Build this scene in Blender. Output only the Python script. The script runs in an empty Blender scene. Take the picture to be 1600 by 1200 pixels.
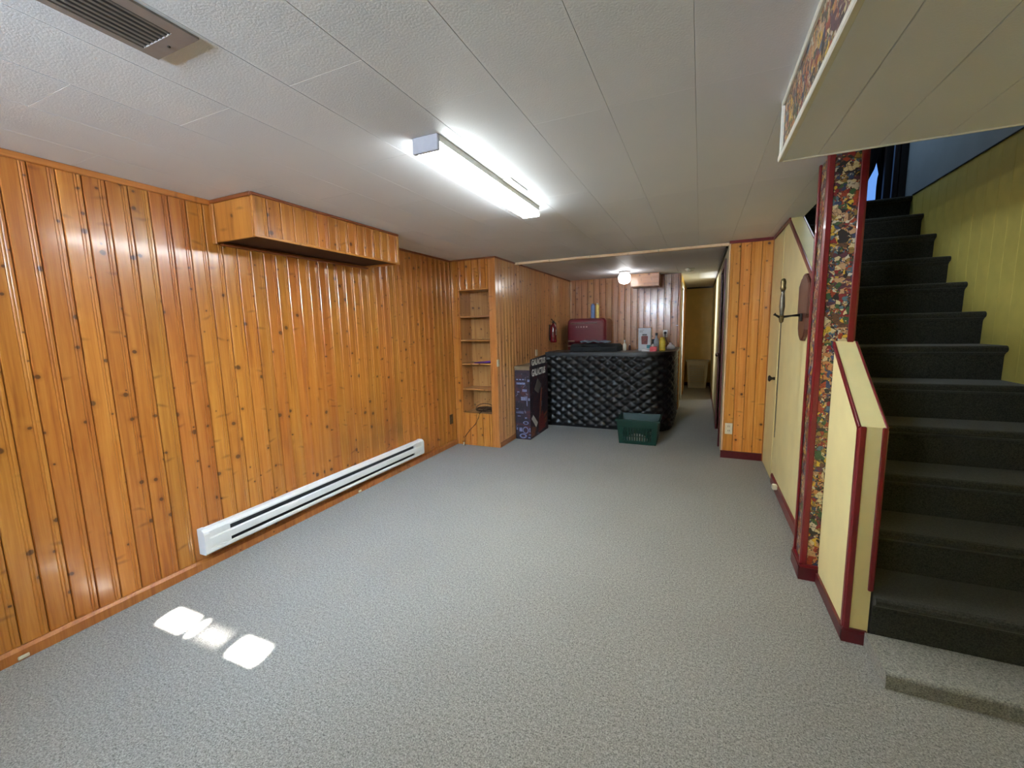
import bpy, math, random
from mathutils import Vector, Matrix
random.seed(7)
scn = bpy.context.scene
col = scn.collection
R = math.radians

# ------------------------------------------------------------------ camera
FPX, YAW, PITCH, ROLL, CH = 658.172, -0.420021, -0.132211, -0.024238, 1.40198
def make_camera():
    cy, sy = math.cos(YAW), math.sin(YAW)
    f = Vector((sy*math.cos(PITCH), cy*math.cos(PITCH), math.sin(PITCH)))
    r0 = Vector((cy, -sy, 0)); u0 = r0.cross(f)
    c, s = math.cos(ROLL), math.sin(ROLL)
    r = c*r0 + s*u0; u = -s*r0 + c*u0
    cd = bpy.data.cameras.new('camera'); co = bpy.data.objects.new('camera', cd)
    cd.sensor_fit = 'HORIZONTAL'; cd.sensor_width = 36; cd.lens = FPX/1600*36
    cd.clip_start = 0.05; cd.clip_end = 100
    m = Matrix(((r.x, u.x, -f.x, 0), (r.y, u.y, -f.y, 0), (r.z, u.z, -f.z, CH), (0, 0, 0, 1)))
    co.matrix_world = m
    col.objects.link(co); scn.camera = co
make_camera()

# ------------------------------------------------------------------ light and exposure
FLUO = 92.0; GLOBE = 12.0; SUN = 260.0; SKY_W = 20.0; FILL_W = 106.0; HALL_W = 34.0; UP_W = 7.0
scn.view_settings.view_transform = 'Standard'
scn.view_settings.look = 'None'
scn.view_settings.exposure = 0.55
scn.view_settings.gamma = 1.0
scn.view_settings.use_curve_mapping = False
scn.cycles.use_denoising = True
scn.cycles.max_bounces = 9
scn.cycles.diffuse_bounces = 5
scn.cycles.sample_clamp_indirect = 6.0
w = bpy.data.worlds.new('world'); scn.world = w; w.use_nodes = True
w.node_tree.nodes['Background'].inputs[0].default_value = (0.55, 0.72, 1.0, 1)
w.node_tree.nodes['Background'].inputs[1].default_value = 1.0

def lamp(name, kind, loc, direction, energy, color, **kw):
    ld = bpy.data.lights.new(name, kind); ld.energy = energy; ld.color = color
    for k, v in kw.items(): setattr(ld, k, v)
    o = bpy.data.objects.new(name, ld); o.location = loc
    o.rotation_euler = Vector(direction).to_track_quat('-Z', 'Y').to_euler()
    col.objects.link(o); return o
# sun through the small basement window behind the camera
SUND = (-0.6, 2.39, -1.9)
lamp('sun', 'SUN', (-1, -4, 5), SUND, SUN, (1.0, 0.97, 0.93), angle=R(0.9))
# daylight of the sky entering that window
lamp('window_daylight', 'AREA', (-1.46, -1.36, 1.99), (-0.5, 2.7, -1.4), SKY_W, (0.48, 0.70, 1.0), shape='RECTANGLE', size=.76, size_y=0.24, spread=R(50))
lamp('ceiling_fill', 'AREA', (-1.46, -1.37, 1.99), (-0.05, 1, 0.6), FILL_W, (0.70, 0.85, 1.0), shape='RECTANGLE', size=.76, size_y=0.24, spread=R(125))  # upward fill lamp added at the window to brighten the ceiling
# daylight in the side room off the hall and at the top of the stairs
lamp('side_room_daylight', 'AREA', (-1.3, 8.0, 1.65), (1, 0.4, 0.12), HALL_W, (0.95, 0.97, 1.0), shape='RECTANGLE', size=0.5, size_y=0.6, spread=R(120))
lamp('landing_daylight', 'AREA', (1.15, 5.1, 3.8), (0.2, -1, -0.6), UP_W, (0.72, 0.86, 1.0), shape='RECTANGLE', size=0.7, size_y=0.8)

# ------------------------------------------------------------------ materials
def srgb(r, g, b):
    f = lambda c: (c/255/12.92 if c/255 <= .04045 else ((c/255+.055)/1.055)**2.4)
    return (f(r), f(g), f(b), 1)
class NT:
    def __init__(s, name):
        s.m = bpy.data.materials.new(name); s.m.use_nodes = True
        s.t = s.m.node_tree; s.b = s.t.nodes['Principled BSDF']
    def n(s, typ, **kw):
        nd = s.t.nodes.new(typ)
        for k, v in kw.items():
            if k.startswith('i_'):
                key = k[2:]; key = int(key) if key.isdigit() else key.replace('_', ' ')
                nd.inputs[key].default_value = v
            else: setattr(nd, k, v)
        return nd
    def l(s, a, b): s.t.links.new(a, b)
    def math(s, op, a, b=None, c=None, clamp=False):
        nd = s.t.nodes.new('ShaderNodeMath'); nd.operation = op; nd.use_clamp = clamp
        for i, v in enumerate((a, b, c)):
            if v is None: continue
            if isinstance(v, (int, float)): nd.inputs[i].default_value = v
            else: s.l(v, nd.inputs[i])
        return nd.outputs[0]
    def ramp(s, fac, stops, interp='LINEAR'):
        nd = s.t.nodes.new('ShaderNodeValToRGB'); cr = nd.color_ramp; cr.interpolation = interp
        while len(cr.elements) < len(stops): cr.elements.new(0.5)
        for e, (p, c) in zip(cr.elements, stops): e.position = p; e.color = c
        s.l(fac, nd.inputs[0]); return nd.outputs[0]
    def mix(s, fac, a, b, blend='MIX'):
        nd = s.t.nodes.new('ShaderNodeMix'); nd.data_type = 'RGBA'; nd.blend_type = blend
        for i, v in ((0, fac), (6, a), (7, b)):
            if isinstance(v, (int, float)): nd.inputs[i].default_value = v
            elif isinstance(v, tuple): nd.inputs[i].default_value = v
            else: s.l(v, nd.inputs[i])
        return nd.outputs[2]
    def bump(s, h, strength=0.2, dist=0.01):
        nd = s.t.nodes.new('ShaderNodeBump'); nd.inputs['Strength'].default_value = strength
        nd.inputs['Distance'].default_value = dist
        s.l(h, nd.inputs['Height']); s.l(nd.outputs[0], s.b.inputs['Normal'])
    def coords(s, scale=(1, 1, 1)):
        tc = s.n('ShaderNodeTexCoord'); mp = s.n('ShaderNodeMapping'); mp.inputs['Scale'].default_value = scale
        s.l(tc.outputs['Object'], mp.inputs[0]); return mp.outputs[0]
    def noise(s, vec, scale=5, detail=2, rough=.5, dist=0, dims='3D'):
        nd = s.n('ShaderNodeTexNoise', noise_dimensions=dims)
        nd.inputs['Scale'].default_value = scale; nd.inputs['Detail'].default_value = detail
        nd.inputs['Roughness'].default_value = rough; nd.inputs['Distortion'].default_value = dist
        s.l(vec, nd.inputs['Vector']); return nd
def plain(name, c, rough=.5, metal=0, coat=0, var=0.06, scale=30, bump=0, spec=.5):
    t = NT(name); v = t.coords(); nz = t.noise(v, scale, 3)
    dark = tuple(x*(1-var*2.2) for x in c[:3])+(1,); lite = tuple(min(1, x*(1+var*2.2)) for x in c[:3])+(1,)
    t.l(t.ramp(nz.outputs[0], [(.3, dark), (.7, lite)]), t.b.inputs['Base Color'])
    t.b.inputs['Roughness'].default_value = rough; t.b.inputs['Metallic'].default_value = metal
    t.b.inputs['Coat Weight'].default_value = coat; t.b.inputs['Specular IOR Level'].default_value = spec
    if bump: t.bump(nz.outputs[0], bump, .003)
    return t.m
def emit(name, c, s):
    t = NT(name); t.b.inputs['Base Color'].default_value = (.8, .8, .8, 1)
    t.b.inputs['Emission Color'].default_value = c; t.b.inputs['Emission Strength'].default_value = s
    return t.m
def pine(name, light, mid, dark, knot=.55, rough=.28, stain=False):
    t = NT(name)
    tc = t.n('ShaderNodeTexCoord'); oi = t.n('ShaderNodeObjectInfo')
    sx = t.n('ShaderNodeSeparateXYZ'); t.l(tc.outputs['Object'], sx.inputs[0])
    rnd = oi.outputs['Random']
    a = t.math('MULTIPLY_ADD', rnd, 61.0, t.math('ADD', sx.outputs[0], sx.outputs[1]))
    b = t.math('MULTIPLY_ADD', rnd, 173.0, sx.outputs[2])
    def vec(kx, kz, yk=0):
        c = t.n('ShaderNodeCombineXYZ'); t.l(t.math('MULTIPLY', a, kx), c.inputs[0]); t.l(t.math('MULTIPLY', b, kz), c.inputs[1])
        if yk: t.l(t.math('MULTIPLY', sx.outputs[1], yk), c.inputs[2])
        return c.outputs[0]
    wob = t.noise(vec(8, 3), 1, 2)
    grain = t.noise(vec(70, 2.2, 70), 1, 5, .6, .9)
    broad = t.noise(vec(16, .9, 10), 1, 3, .55, 1.4)
    g = t.math('ADD', t.math('MULTIPLY', grain.outputs[0], .5), t.math('MULTIPLY', broad.outputs[0], .5))
    base = t.ramp(g, [(.30, dark), (.47, mid), (.66, light)])
    # knots
    kv = t.n('ShaderNodeVectorMath', operation='ADD'); t.l(vec(1, 1), kv.inputs[0])
    sc = t.n('ShaderNodeVectorMath', operation='SCALE'); t.l(wob.outputs[1], sc.inputs[0]); sc.inputs['Scale'].default_value = .03; t.l(sc.outputs[0], kv.inputs[1])
    vo = t.n('ShaderNodeTexVoronoi', voronoi_dimensions='2D', feature='F1'); vo.inputs['Scale'].default_value = 8.5
    t.l(kv.outputs[0], vo.inputs['Vector'])
    sep = t.n('ShaderNodeSeparateColor'); t.l(vo.outputs['Color'], sep.inputs[0])
    has = t.math('GREATER_THAN', sep.outputs[0], 1-knot)
    rad = t.math('MULTIPLY_ADD', t.math('POWER', sep.outputs[1], 2.0), .085, .03)
    kd = t.math('DIVIDE', vo.outputs['Distance'], rad)
    core = t.math('MULTIPLY', has, t.math('SUBTRACT', 1.25, kd, clamp=True))
    core = t.math('MULTIPLY', core, 2.2, clamp=True)
    halo = t.math('MULTIPLY', has, t.math('SUBTRACT', 1.0, t.math('MULTIPLY', kd, .34), clamp=True))
    # whisker: horizontal darker streaks around knots
    wv = t.n('ShaderNodeTexVoronoi', voronoi_dimensions='2D', feature='F1'); wv.inputs['Scale'].default_value = 1.0
    ws = t.n('ShaderNodeVectorMath', operation='ADD'); t.l(vec(5.5, 7.5), ws.inputs[0])
    w2 = t.n('ShaderNodeVectorMath', operation='SCALE'); t.l(wob.outputs[1], w2.inputs[0]); w2.inputs['Scale'].default_value = .35; t.l(w2.outputs[0], ws.inputs[1])
    t.l(ws.outputs[0], wv.inputs['Vector'])
    wsep = t.n('ShaderNodeSeparateColor'); t.l(wv.outputs['Color'], wsep.inputs[0])
    wpos = t.n('ShaderNodeSeparateXYZ'); dlt = t.n('ShaderNodeVectorMath', operation='SUBTRACT'); t.l(ws.outputs[0], dlt.inputs[0]); t.l(wv.outputs['Position'], dlt.inputs[1]); t.l(dlt.outputs[0], wpos.inputs[0])
    ex = t.math('MULTIPLY', wpos.outputs[0], 4.2); ey = t.math('MULTIPLY', t.math('ADD', wpos.outputs[1], t.math('MULTIPLY', t.math('SUBTRACT', wsep.outputs[2], .5), wpos.outputs[0])), 11.0)
    er = t.math('SQRT', t.math('ADD', t.math('MULTIPLY', ex, ex), t.math('MULTIPLY', ey, ey)))
    whisk = t.math('MULTIPLY', t.math('SUBTRACT', 1.0, er, clamp=True), t.math('GREATER_THAN', wsep.outputs[0], .55))
    glow = t.math('MULTIPLY', t.math('SUBTRACT', 1.0, t.math('MULTIPLY', er, .35), clamp=True), t.math('GREATER_THAN', wsep.outputs[0], .75))
    base = t.mix(t.math('MULTIPLY', glow, .35), base, light)
    base = t.mix(t.math('MULTIPLY', whisk, .6), base, tuple(x*.45 for x in dark[:3])+(1,))
    c1 = t.mix(t.math('MULTIPLY', halo, .6), base, tuple(x*.8 for x in dark[:3])+(1,))
    c2 = t.mix(core, c1, (.10, .030, .007, 1))
    if stain:
        # soot-browned patch on the boards above the heater
        ge = t.n('ShaderNodeNewGeometry'); gp = t.n('ShaderNodeSeparateXYZ'); t.l(ge.outputs['Position'], gp.inputs[0])
        sn = t.noise(ge.outputs['Position'], 3.5, 3, .6)
        fy = t.math('MULTIPLY', t.math('MULTIPLY_ADD', gp.outputs[1], .75, -1.45, clamp=True), t.math('LESS_THAN', gp.outputs[1], 3.345))
        fz = t.math('MULTIPLY', t.math('MULTIPLY_ADD', gp.outputs[2], -1.5, 1.45, clamp=True), t.math('MULTIPLY_ADD', gp.outputs[2], 6.0, -1.5, clamp=True))
        fm = t.math('MULTIPLY', t.math('MULTIPLY', fy, fz), t.math('MULTIPLY_ADD', sn.outputs[0], 1.2, .1, clamp=True))
        c2 = t.mix(t.math('MULTIPLY', fm, .75), c2, srgb(92, 58, 26))
    # per-board tint
    hv = t.n('ShaderNodeHueSaturation'); t.l(c2, hv.inputs['Color'])
    t.l(t.math('MULTIPLY_ADD', rnd, .012, .494), hv.inputs['Hue'])
    frac = t.math('FRACT', t.math('MULTIPLY', rnd, 7.31))
    t.l(t.math('MULTIPLY_ADD', frac, .2, .9), hv.inputs['Value'])
    hv.inputs['Saturation'].default_value = 1.0
    t.l(hv.outputs[0], t.b.inputs['Base Color'])
    t.b.inputs['Roughness'].default_value = rough
    t.b.inputs['Coat Weight'].default_value = .35; t.b.inputs['Coat Roughness'].default_value = .12
    t.bump(t.math('ADD', g, t.math('MULTIPLY', core, -.3)), .12, .002)
    return t.m
M = {}
M['pine'] = pine('knotty_pine', srgb(190, 127, 56), srgb(172, 105, 40), srgb(138, 74, 24))
M['pine_wall'] = pine('knotty_pine_wall', srgb(190, 127, 56), srgb(172, 105, 40), srgb(138, 74, 24), stain=True)
M['pine_bar'] = pine('knotty_pine_bar', srgb(188, 136, 84), srgb(170, 115, 64), srgb(136, 82, 42), .62)
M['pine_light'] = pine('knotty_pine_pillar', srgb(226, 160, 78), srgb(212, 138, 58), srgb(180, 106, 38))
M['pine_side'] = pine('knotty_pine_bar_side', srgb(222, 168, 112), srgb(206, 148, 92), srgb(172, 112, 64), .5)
M['pine_trim'] = pine('pine_trim', srgb(186, 122, 54), srgb(168, 104, 44), srgb(136, 78, 30), .1, .35)
M['pine_dark'] = pine('pine_crown', srgb(140, 74, 34), srgb(120, 60, 26), srgb(96, 44, 20), .05, .4)
M['pine_raw'] = pine('raw_batten', srgb(236, 210, 172), srgb(224, 192, 150), srgb(200, 164, 120), .08, .6)
M['joint'] = plain('board_joint', srgb(60, 30, 12), .8)
M['cream'] = plain('cream_paint', srgb(242, 228, 168), .45, var=.02, scale=6)
M['cream2'] = plain('cream_edge_paint', srgb(206, 196, 150), .5, var=.02, scale=6)
M['olive'] = plain('yellow_panel_paint', srgb(236, 218, 118), .5, var=.03, scale=8)
M['hallyellow'] = plain('hall_yellow_paint', srgb(228, 192, 112), .6, var=.03, scale=5)
M['hallpale'] = plain('hall_pale_paint', srgb(200, 190, 150), .4, var=.03, scale=5)
M['red'] = plain('oxblood_trim', srgb(112, 20, 28), .3, coat=.3, var=.06, scale=20)
M['redbase'] = plain('oxblood_baseboard', srgb(84, 16, 24), .35, coat=.2, var=.06)
M['white'] = plain('white_enamel', srgb(226, 226, 222), .35, var=.01)
M['whitetrim'] = plain('white_trim', srgb(224, 222, 208), .4, var=.02)
M['offwhite'] = plain('offwhite_plastic', srgb(222, 214, 190), .4, var=.02)
M['dark'] = plain('dark_slot', srgb(34, 34, 36), .6)
M['fin'] = plain('heater_fins', srgb(58, 60, 64), .4, metal=.6)
M['blackplastic'] = plain('black_plastic', srgb(22, 22, 24), .45)
M['brownplastic'] = plain('brown_plate', srgb(48, 28, 16), .5)
M['vinyl'] = plain('black_vinyl', srgb(17, 17, 19), .36, var=.05, scale=60, bump=.15, spec=.4)
M['blacktop'] = plain('black_laminate', srgb(26, 26, 28), .35)
M['fridge'] = plain('red_enamel', srgb(112, 16, 34), .25, coat=.5, var=.02)
M['fridgeside'] = plain('dark_fridge_side', srgb(40, 26, 28), .45)
M['chrome'] = plain('chrome', srgb(200, 200, 200), .18, metal=1, var=.02)
M['mark'] = plain('pale_lettering', srgb(214, 170, 170), .5)
M['metal'] = plain('vent_metal', srgb(140, 134, 132), .45, metal=.1, var=.03)
M['green'] = plain('green_plastic', srgb(8, 48, 38), .35, var=.04)
M['whiteplastic'] = plain('hamper_plastic', srgb(214, 206, 184), .45, var=.02)
M['extred'] = plain('extinguisher_red', srgb(112, 14, 26), .25, coat=.4)
M['blue'] = plain('blue_can', srgb(110, 140, 190), .35)
M['yellow'] = plain('yellow_plastic', srgb(226, 200, 60), .4)
M['paleyellow'] = plain('pale_yellow_can', srgb(226, 206, 120), .4)
M['pink'] = plain('pink_card', srgb(214, 88, 98), .6)
M['cardwhite'] = plain('white_card', srgb(206, 206, 210), .55, var=.02)
M['cardgrey'] = plain('grey_card_edge', srgb(110, 104, 104), .6)
M['teal'] = plain('teal_print', srgb(70, 140, 150), .6)
M['redprint'] = plain('red_print', srgb(120, 44, 40), .5, var=.3, scale=60)
M['paper'] = plain('paper', srgb(240, 240, 240), .7, var=.01)
M['cardboard'] = plain('brown_cardboard', srgb(122, 104, 78), .75, var=.06)
M['cloth'] = plain('grey_blue_cloth', srgb(120, 134, 150), .9, var=.12)
M['bag'] = plain('black_case_fabric', srgb(26, 30, 32), .8, var=.1)
M['glass'] = plain('bottle_glass', srgb(150, 160, 170), .12)
M['purple'] = plain('purple_cover', srgb(84, 36, 150), .45)
M['cord'] = plain('brown_cord', srgb(56, 34, 22), .5)
M['wood_dark'] = plain('dark_plaque_wood', srgb(84, 44, 36), .38, coat=.2, var=.1, scale=14)
M['brass'] = plain('aged_brass', srgb(120, 104, 70), .35, metal=.8, var=.2, scale=80)
M['steel'] = plain('dull_steel', srgb(110, 106, 96), .35, metal=.8)
M['iron'] = plain('dark_iron', srgb(38, 32, 28), .5, metal=.3)
M['bluewall'] = plain('pale_blue_wall', srgb(168, 184, 196), .7, var=.03, scale=4)
M['navy'] = plain('navy_curtain', srgb(7, 7, 15), .95)
M['darkwood'] = plain('dark_door_frame', srgb(30, 18, 20), .5)
M['capgrey'] = plain('grey_fixture_cap', srgb(150, 148, 156), .5, var=.02)
M['tube'] = emit('fluorescent_diffuser', (.94, 1.0, 1.0, 1), FLUO)
M['tubeside'] = emit('fluorescent_diffuser_side', (.94, 1.0, .97, 1), FLUO*.23)
M['bulb'] = emit('globe_glass', (1.0, .97, .95, 1), GLOBE)
M['skypane'] = emit('daylit_pane', (.11, .27, .68, 1), .85)

def mat_ceiling():
    t = NT('stippled_ceiling'); v = t.coords()
    nz = t.noise(v, 150, 3, .6); n2 = t.noise(v, 1.3, 2)
    c = t.ramp(n2.outputs[0], [(.3, srgb(228, 232, 240)), (.7, srgb(236, 239, 246))])
    t.l(c, t.b.inputs['Base Color']); t.b.inputs['Roughness'].default_value = .55
    t.b.inputs['Specular IOR Level'].default_value = .35
    t.bump(nz.outputs[0], .3, .0025); return t.m
M['ceil'] = mat_ceiling()
def mat_carpet(name, lo, hi, k=1.0):
    t = NT(name); v = t.coords()
    a = t.noise(v, 175, 4, .9); b = t.noise(v, 75, 4, .8); c = t.noise(v, 1.1, 3, .55)
    f = t.math('ADD', t.math('MULTIPLY', a.outputs[0], .74), t.math('MULTIPLY', b.outputs[0], .26))
    c0 = t.ramp(f, [(.38, lo), (.5, tuple((x+y)/2 for x, y in zip(lo, hi))), (.62, hi)])
    c1 = t.mix(.55, c0, t.ramp(c.outputs[0], [(.3, (.82, .82, .82, 1)), (.7, (1.0, 1.0, 1.0, 1))]), 'MULTIPLY')
    t.l(c1, t.b.inputs['Base Color']); t.b.inputs['Roughness'].default_value = .95
    t.b.inputs['Specular IOR Level'].default_value = .12
    t.b.inputs['Sheen Weight'].default_value = .15
    t.bump(f, .15, .003); return t.m
M['carpet'] = mat_carpet('grey_carpet', srgb(57, 56, 55), srgb(178, 176, 168))
M['midcarpet'] = mat_carpet('platform_carpet', srgb(74, 75, 74), srgb(168, 167, 158))
M['staircarpet'] = mat_carpet('dark_stair_carpet', srgb(22, 23, 23), srgb(68, 68, 62))
def mat_comic():
    t = NT('comic_collage')
    tc = t.n('ShaderNodeTexCoord'); sx = t.n('ShaderNodeSeparateXYZ'); t.l(tc.outputs['Object'], sx.inputs[0])
    u = t.math('ADD', sx.outputs[0], sx.outputs[1]); cv = t.n('ShaderNodeCombineXYZ')
    t.l(u, cv.inputs[0]); t.l(sx.outputs[2], cv.inputs[1]); p = cv.outputs[0]
    wn = t.noise(p, 26, 3, .6, 0, '2D')
    off = t.n('ShaderNodeVectorMath', operation='SCALE'); t.l(wn.outputs[1], off.inputs[0]); off.inputs['Scale'].default_value = .03
    q = t.n('ShaderNodeVectorMath', operation='ADD'); t.l(p, q.inputs[0]); t.l(off.outputs[0], q.inputs[1])
    def vor(vec, scale, feat='F1', dist='EUCLIDEAN'):
        n = t.n('ShaderNodeTexVoronoi', voronoi_dimensions='2D', feature=feat)
        if feat == 'F1': n.distance = dist
        n.inputs['Scale'].default_value = scale; t.l(vec, n.inputs['Vector']); return n
    A = vor(p, 13, dist='CHEBYCHEV'); B = vor(q.outputs[0], 42); E = vor(q.outputs[0], 42, 'DISTANCE_TO_EDGE'); D = vor(q.outputs[0], 120)
    pal = [srgb(220, 180, 60), srgb(216, 200, 154), srgb(158, 62, 38), srgb(52, 66, 104), srgb(190, 128, 76), srgb(60, 92, 58), srgb(40, 34, 38),
           srgb(138, 36, 42), srgb(196, 156, 118), srgb(84, 112, 128), srgb(34, 30, 36), srgb(208, 200, 180), srgb(104, 70, 52), srgb(92, 48, 66), srgb(150, 120, 60)]
    def pick(n, ch):
        s = t.n('ShaderNodeSeparateColor'); t.l(n.outputs['Color'], s.inputs[0])
        return t.ramp(s.outputs[ch], [(i/len(pal), c) for i, c in enumerate(pal)], 'CONSTANT')
    ca, cb, cd = pick(A, 0), pick(B, 1), pick(D, 0)
    m1 = t.noise(p, 18, 2, .5, 0, '2D')
    c = t.mix(t.math('GREATER_THAN', m1.outputs[0], .47), ca, cb)
    m2 = t.noise(p, 30, 2, .5, 0, '2D')
    c = t.mix(t.math('GREATER_THAN', m2.outputs[0], .57), c, cd)
    ink = t.math('LESS_THAN', E.outputs['Distance'], .05)
    m3 = t.noise(p, 40, 3, .6, 0, '2D')
    ink = t.math('MULTIPLY', ink, t.math('GREATER_THAN', m3.outputs[0], .46))
    c = t.mix(t.math('MULTIPLY', ink, .85), c, (.02, .016, .02, 1))
    t.l(c, t.b.inputs['Base Color']); t.b.inputs['Roughness'].default_value = .35
    t.b.inputs['Coat Weight'].default_value = .3
    return t.m
M['comic'] = mat_comic()
def mat_boxprint():
    t = NT('dark_box_print'); tc = t.n('ShaderNodeTexCoord'); v = tc.outputs['Object']
    a = t.noise(v, 7, 4, .6, 1.2); b = t.noise(v, 16, 3, .6, .5)
    c = t.ramp(a.outputs[0], [(.35, srgb(16, 15, 26)), (.5, srgb(40, 28, 44)), (.62, srgb(74, 34, 34)), (.75, srgb(30, 34, 60))])
    c = t.mix(t.math('MULTIPLY', t.math('GREATER_THAN', b.outputs[0], .64), .5), c, srgb(120, 120, 140))
    t.l(c, t.b.inputs['Base Color']); t.b.inputs['Roughness'].default_value = .45; return t.m
M['boxprint'] = mat_boxprint()
M['printblue'] = plain('blue_white_print', srgb(112, 120, 154), .5, var=.2, scale=60)
M['printgrey'] = plain('grey_letter_print', srgb(214, 212, 208), .5)
M['printorange'] = plain('orange_brown_print', srgb(128, 72, 52), .5, var=.2, scale=40)
def mat_pane(name, glossy=.06, dens=0.0):
    t = NT(name); nt = t.t; out = nt.nodes['Material Output']
    tr = t.n('ShaderNodeBsdfTransparent'); gl = t.n('ShaderNodeBsdfGlossy'); gl.inputs['Roughness'].default_value = .02
    mx = t.n('ShaderNodeMixShader'); mx.inputs[0].default_value = glossy
    t.l(tr.outputs[0], mx.inputs[1]); t.l(gl.outputs[0], mx.inputs[2]); last = mx.outputs[0]
    if dens:
        df = t.n('ShaderNodeBsdfDiffuse'); df.inputs[0].default_value = (.2, .2, .2, 1)
        m2 = t.n('ShaderNodeMixShader'); m2.inputs[0].default_value = dens
        t.l(last, m2.inputs[1]); t.l(df.outputs[0], m2.inputs[2]); last = m2.outputs[0]
    t.l(last, out.inputs[0]); return t.m
M['pane'] = mat_pane('window_glass'); M['dimmer'] = mat_pane('sun_dimmer', .02, .72)

# ------------------------------------------------------------------ mesh helpers
class MB:
    def __init__(s): s.v = []; s.f = []; s.sm = []
    def add(s, vs, fs, smooth=False):
        o = len(s.v); s.v += [tuple(v) for v in vs]
        for f in fs: s.f.append(tuple(i+o for i in f)); s.sm.append(smooth)
        return s
    def box(s, x0, x1, y0, y1, z0, z1):
        vs = [(x, y, z) for z in (z0, z1) for y in (y0, y1) for x in (x0, x1)]
        return s.add(vs, [(0, 2, 3, 1), (4, 5, 7, 6), (0, 1, 5, 4), (2, 6, 7, 3), (0, 4, 6, 2), (1, 3, 7, 5)])
    def bbox(s, x0, x1, y0, y1, z0, z1, b=.005):
        # box with chamfered edges: octagonal cross-section in XY plus chamfered top and bottom
        def ring(i, z): return [(x0+b+i, y0+i, z), (x1-b-i, y0+i, z), (x1-i, y0+b+i, z), (x1-i, y1-b-i, z), (x1-b-i, y1-i, z), (x0+b+i, y1-i, z), (x0+i, y1-b-i, z), (x0+i, y0+b+i, z)]
        rs = [ring(b*.7, z0), ring(0, z0+b), ring(0, z1-b), ring(b*.7, z1)]
        return s.loft(rs)
    def loft(s, rings, smooth=False, caps=True, closed=True):
        n = len(rings[0]); vs = [p for r in rings for p in r]; fs = []
        for k in range(len(rings)-1):
            for i in range(n if closed else n-1):
                j = (i+1) % n; fs.append((k*n+i, k*n+j, (k+1)*n+j, (k+1)*n+i))
        o = len(s.v); s.add(vs, fs, smooth)
        if caps:
            s.f.append(tuple(o+i for i in reversed(range(n)))); s.sm.append(False)
            s.f.append(tuple(o+(len(rings)-1)*n+i for i in range(n))); s.sm.append(False)
        return s
    def prism(s, poly, axis, a, b):
        # poly in the two other axes, extruded along axis from a to b
        def P(p, h):
            return {'x': (h, p[0], p[1]), 'y': (p[0], h, p[1]), 'z': (p[0], p[1], h)}[axis]
        return s.loft([[P(p, a) for p in poly], [P(p, b) for p in poly]])
    def lathe(s, prof, c=(0, 0, 0), n=20, axis='z', smooth=True, sx=1, sy=1):
        rings = []
        for r, h in prof:
            ring = []
            for i in range(n):
                a = 2*math.pi*i/n; u, v = r*math.cos(a)*sx, r*math.sin(a)*sy
                p = {'z': (u, v, h), 'x': (h, u, v), 'y': (u, h, v)}[axis]
                ring.append((p[0]+c[0], p[1]+c[1], p[2]+c[2]))
            rings.append(ring)
        return s.loft(rings, smooth)
    def tube(s, pts, r, n=8):
        pts = [Vector(p) for p in pts]; rings = []
        for i, p in enumerate(pts):
            d = (pts[min(i+1, len(pts)-1)]-pts[max(i-1, 0)]).normalized()
            up = Vector((0, 0, 1)) if abs(d.z) < .9 else Vector((1, 0, 0))
            a = d.cross(up).normalized(); b = d.cross(a)
            rr = r[i] if isinstance(r, (list, tuple)) else r
            rings.append([tuple(p+rr*(math.cos(t)*a+math.sin(t)*b)) for t in [2*math.pi*k/n for k in range(n)]])
        return s.loft(rings, True)
    def mesh(s, name, mat, off=(0, 0, 0)):
        me = bpy.data.meshes.new(name)
        me.from_pydata([(v[0]-off[0], v[1]-off[1], v[2]-off[2]) for v in s.v], [], s.f)
        me.polygons.foreach_set('use_smooth', s.sm)
        import bmesh
        bm = bmesh.new(); bm.from_mesh(me); bmesh.ops.recalc_face_normals(bm, faces=bm.faces); bm.to_mesh(me); bm.free()
        me.materials.append(M[mat]); me.update(); return me
    def build(s, name, mat, parent=None, loc=None):
        """verts are world coords when parent is None or a world-origin parent; loc = origin to subtract"""
        off = loc or (0, 0, 0)
        o = bpy.data.objects.new(name, s.mesh(name, mat, off))
        o.location = off; col.objects.link(o)
        if parent is not None:
            o.parent = parent
            o.location = Vector(off) - Vector(parent.get('_org', (0, 0, 0)))
        o['_org'] = tuple(off)
        return o
def tag(o, label=None, cat=None, group=None, kind=None):
    if label: o['label'] = label
    if cat: o['category'] = cat
    if group: o['group'] = group
    if kind: o['kind'] = kind
    return o
def thing(name, label, cat, loc, group=None, kind=None):
    o = bpy.data.objects.new(name, None); o.location = loc; o.empty_display_size = .1
    col.objects.link(o); o['_org'] = tuple(loc); return tag(o, label, cat, group, kind)
def link(name, me, parent, loc, rot=(0, 0, 0)):
    o = bpy.data.objects.new(name, me); col.objects.link(o)
    if parent is not None: o.parent = parent; loc = Vector(loc)-Vector(parent.get('_org', (0, 0, 0)))
    o.location = loc; o.rotation_euler = rot; o['_org'] = tuple(loc); return o
_pm = {}
def plank_mesh(L, w, t, mat, flip=False, bead=True):
    key = (round(L, 3), round(w, 4), t, mat, flip, bead)
    if key in _pm: return _pm[key]
    g = .0012
    if bead and w > .06:
        p = [(g, -.005), (.0045, 0), (w-.030, 0), (w-.027, -.0028), (w-.0235, -.0005), (w-.0195, -.0005), (w-.016, -.0028), (w-.0125, -.0005), (w-.0045, -.0005), (w-g, -.005)]
    else: p = [(g, -.004), (.004, 0), (w-.004, 0), (w-g, -.004)]
    p += [(w-g, -t), (g, -t)]
    if flip: p = [(w-x, y) for x, y in p]
    me = MB().prism(p, 'z', 0, L).mesh('plank', mat); _pm[key] = me; return me
ROT = {'+x': -90, '-x': 90, '-y': 180, '+y': 0}
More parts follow.
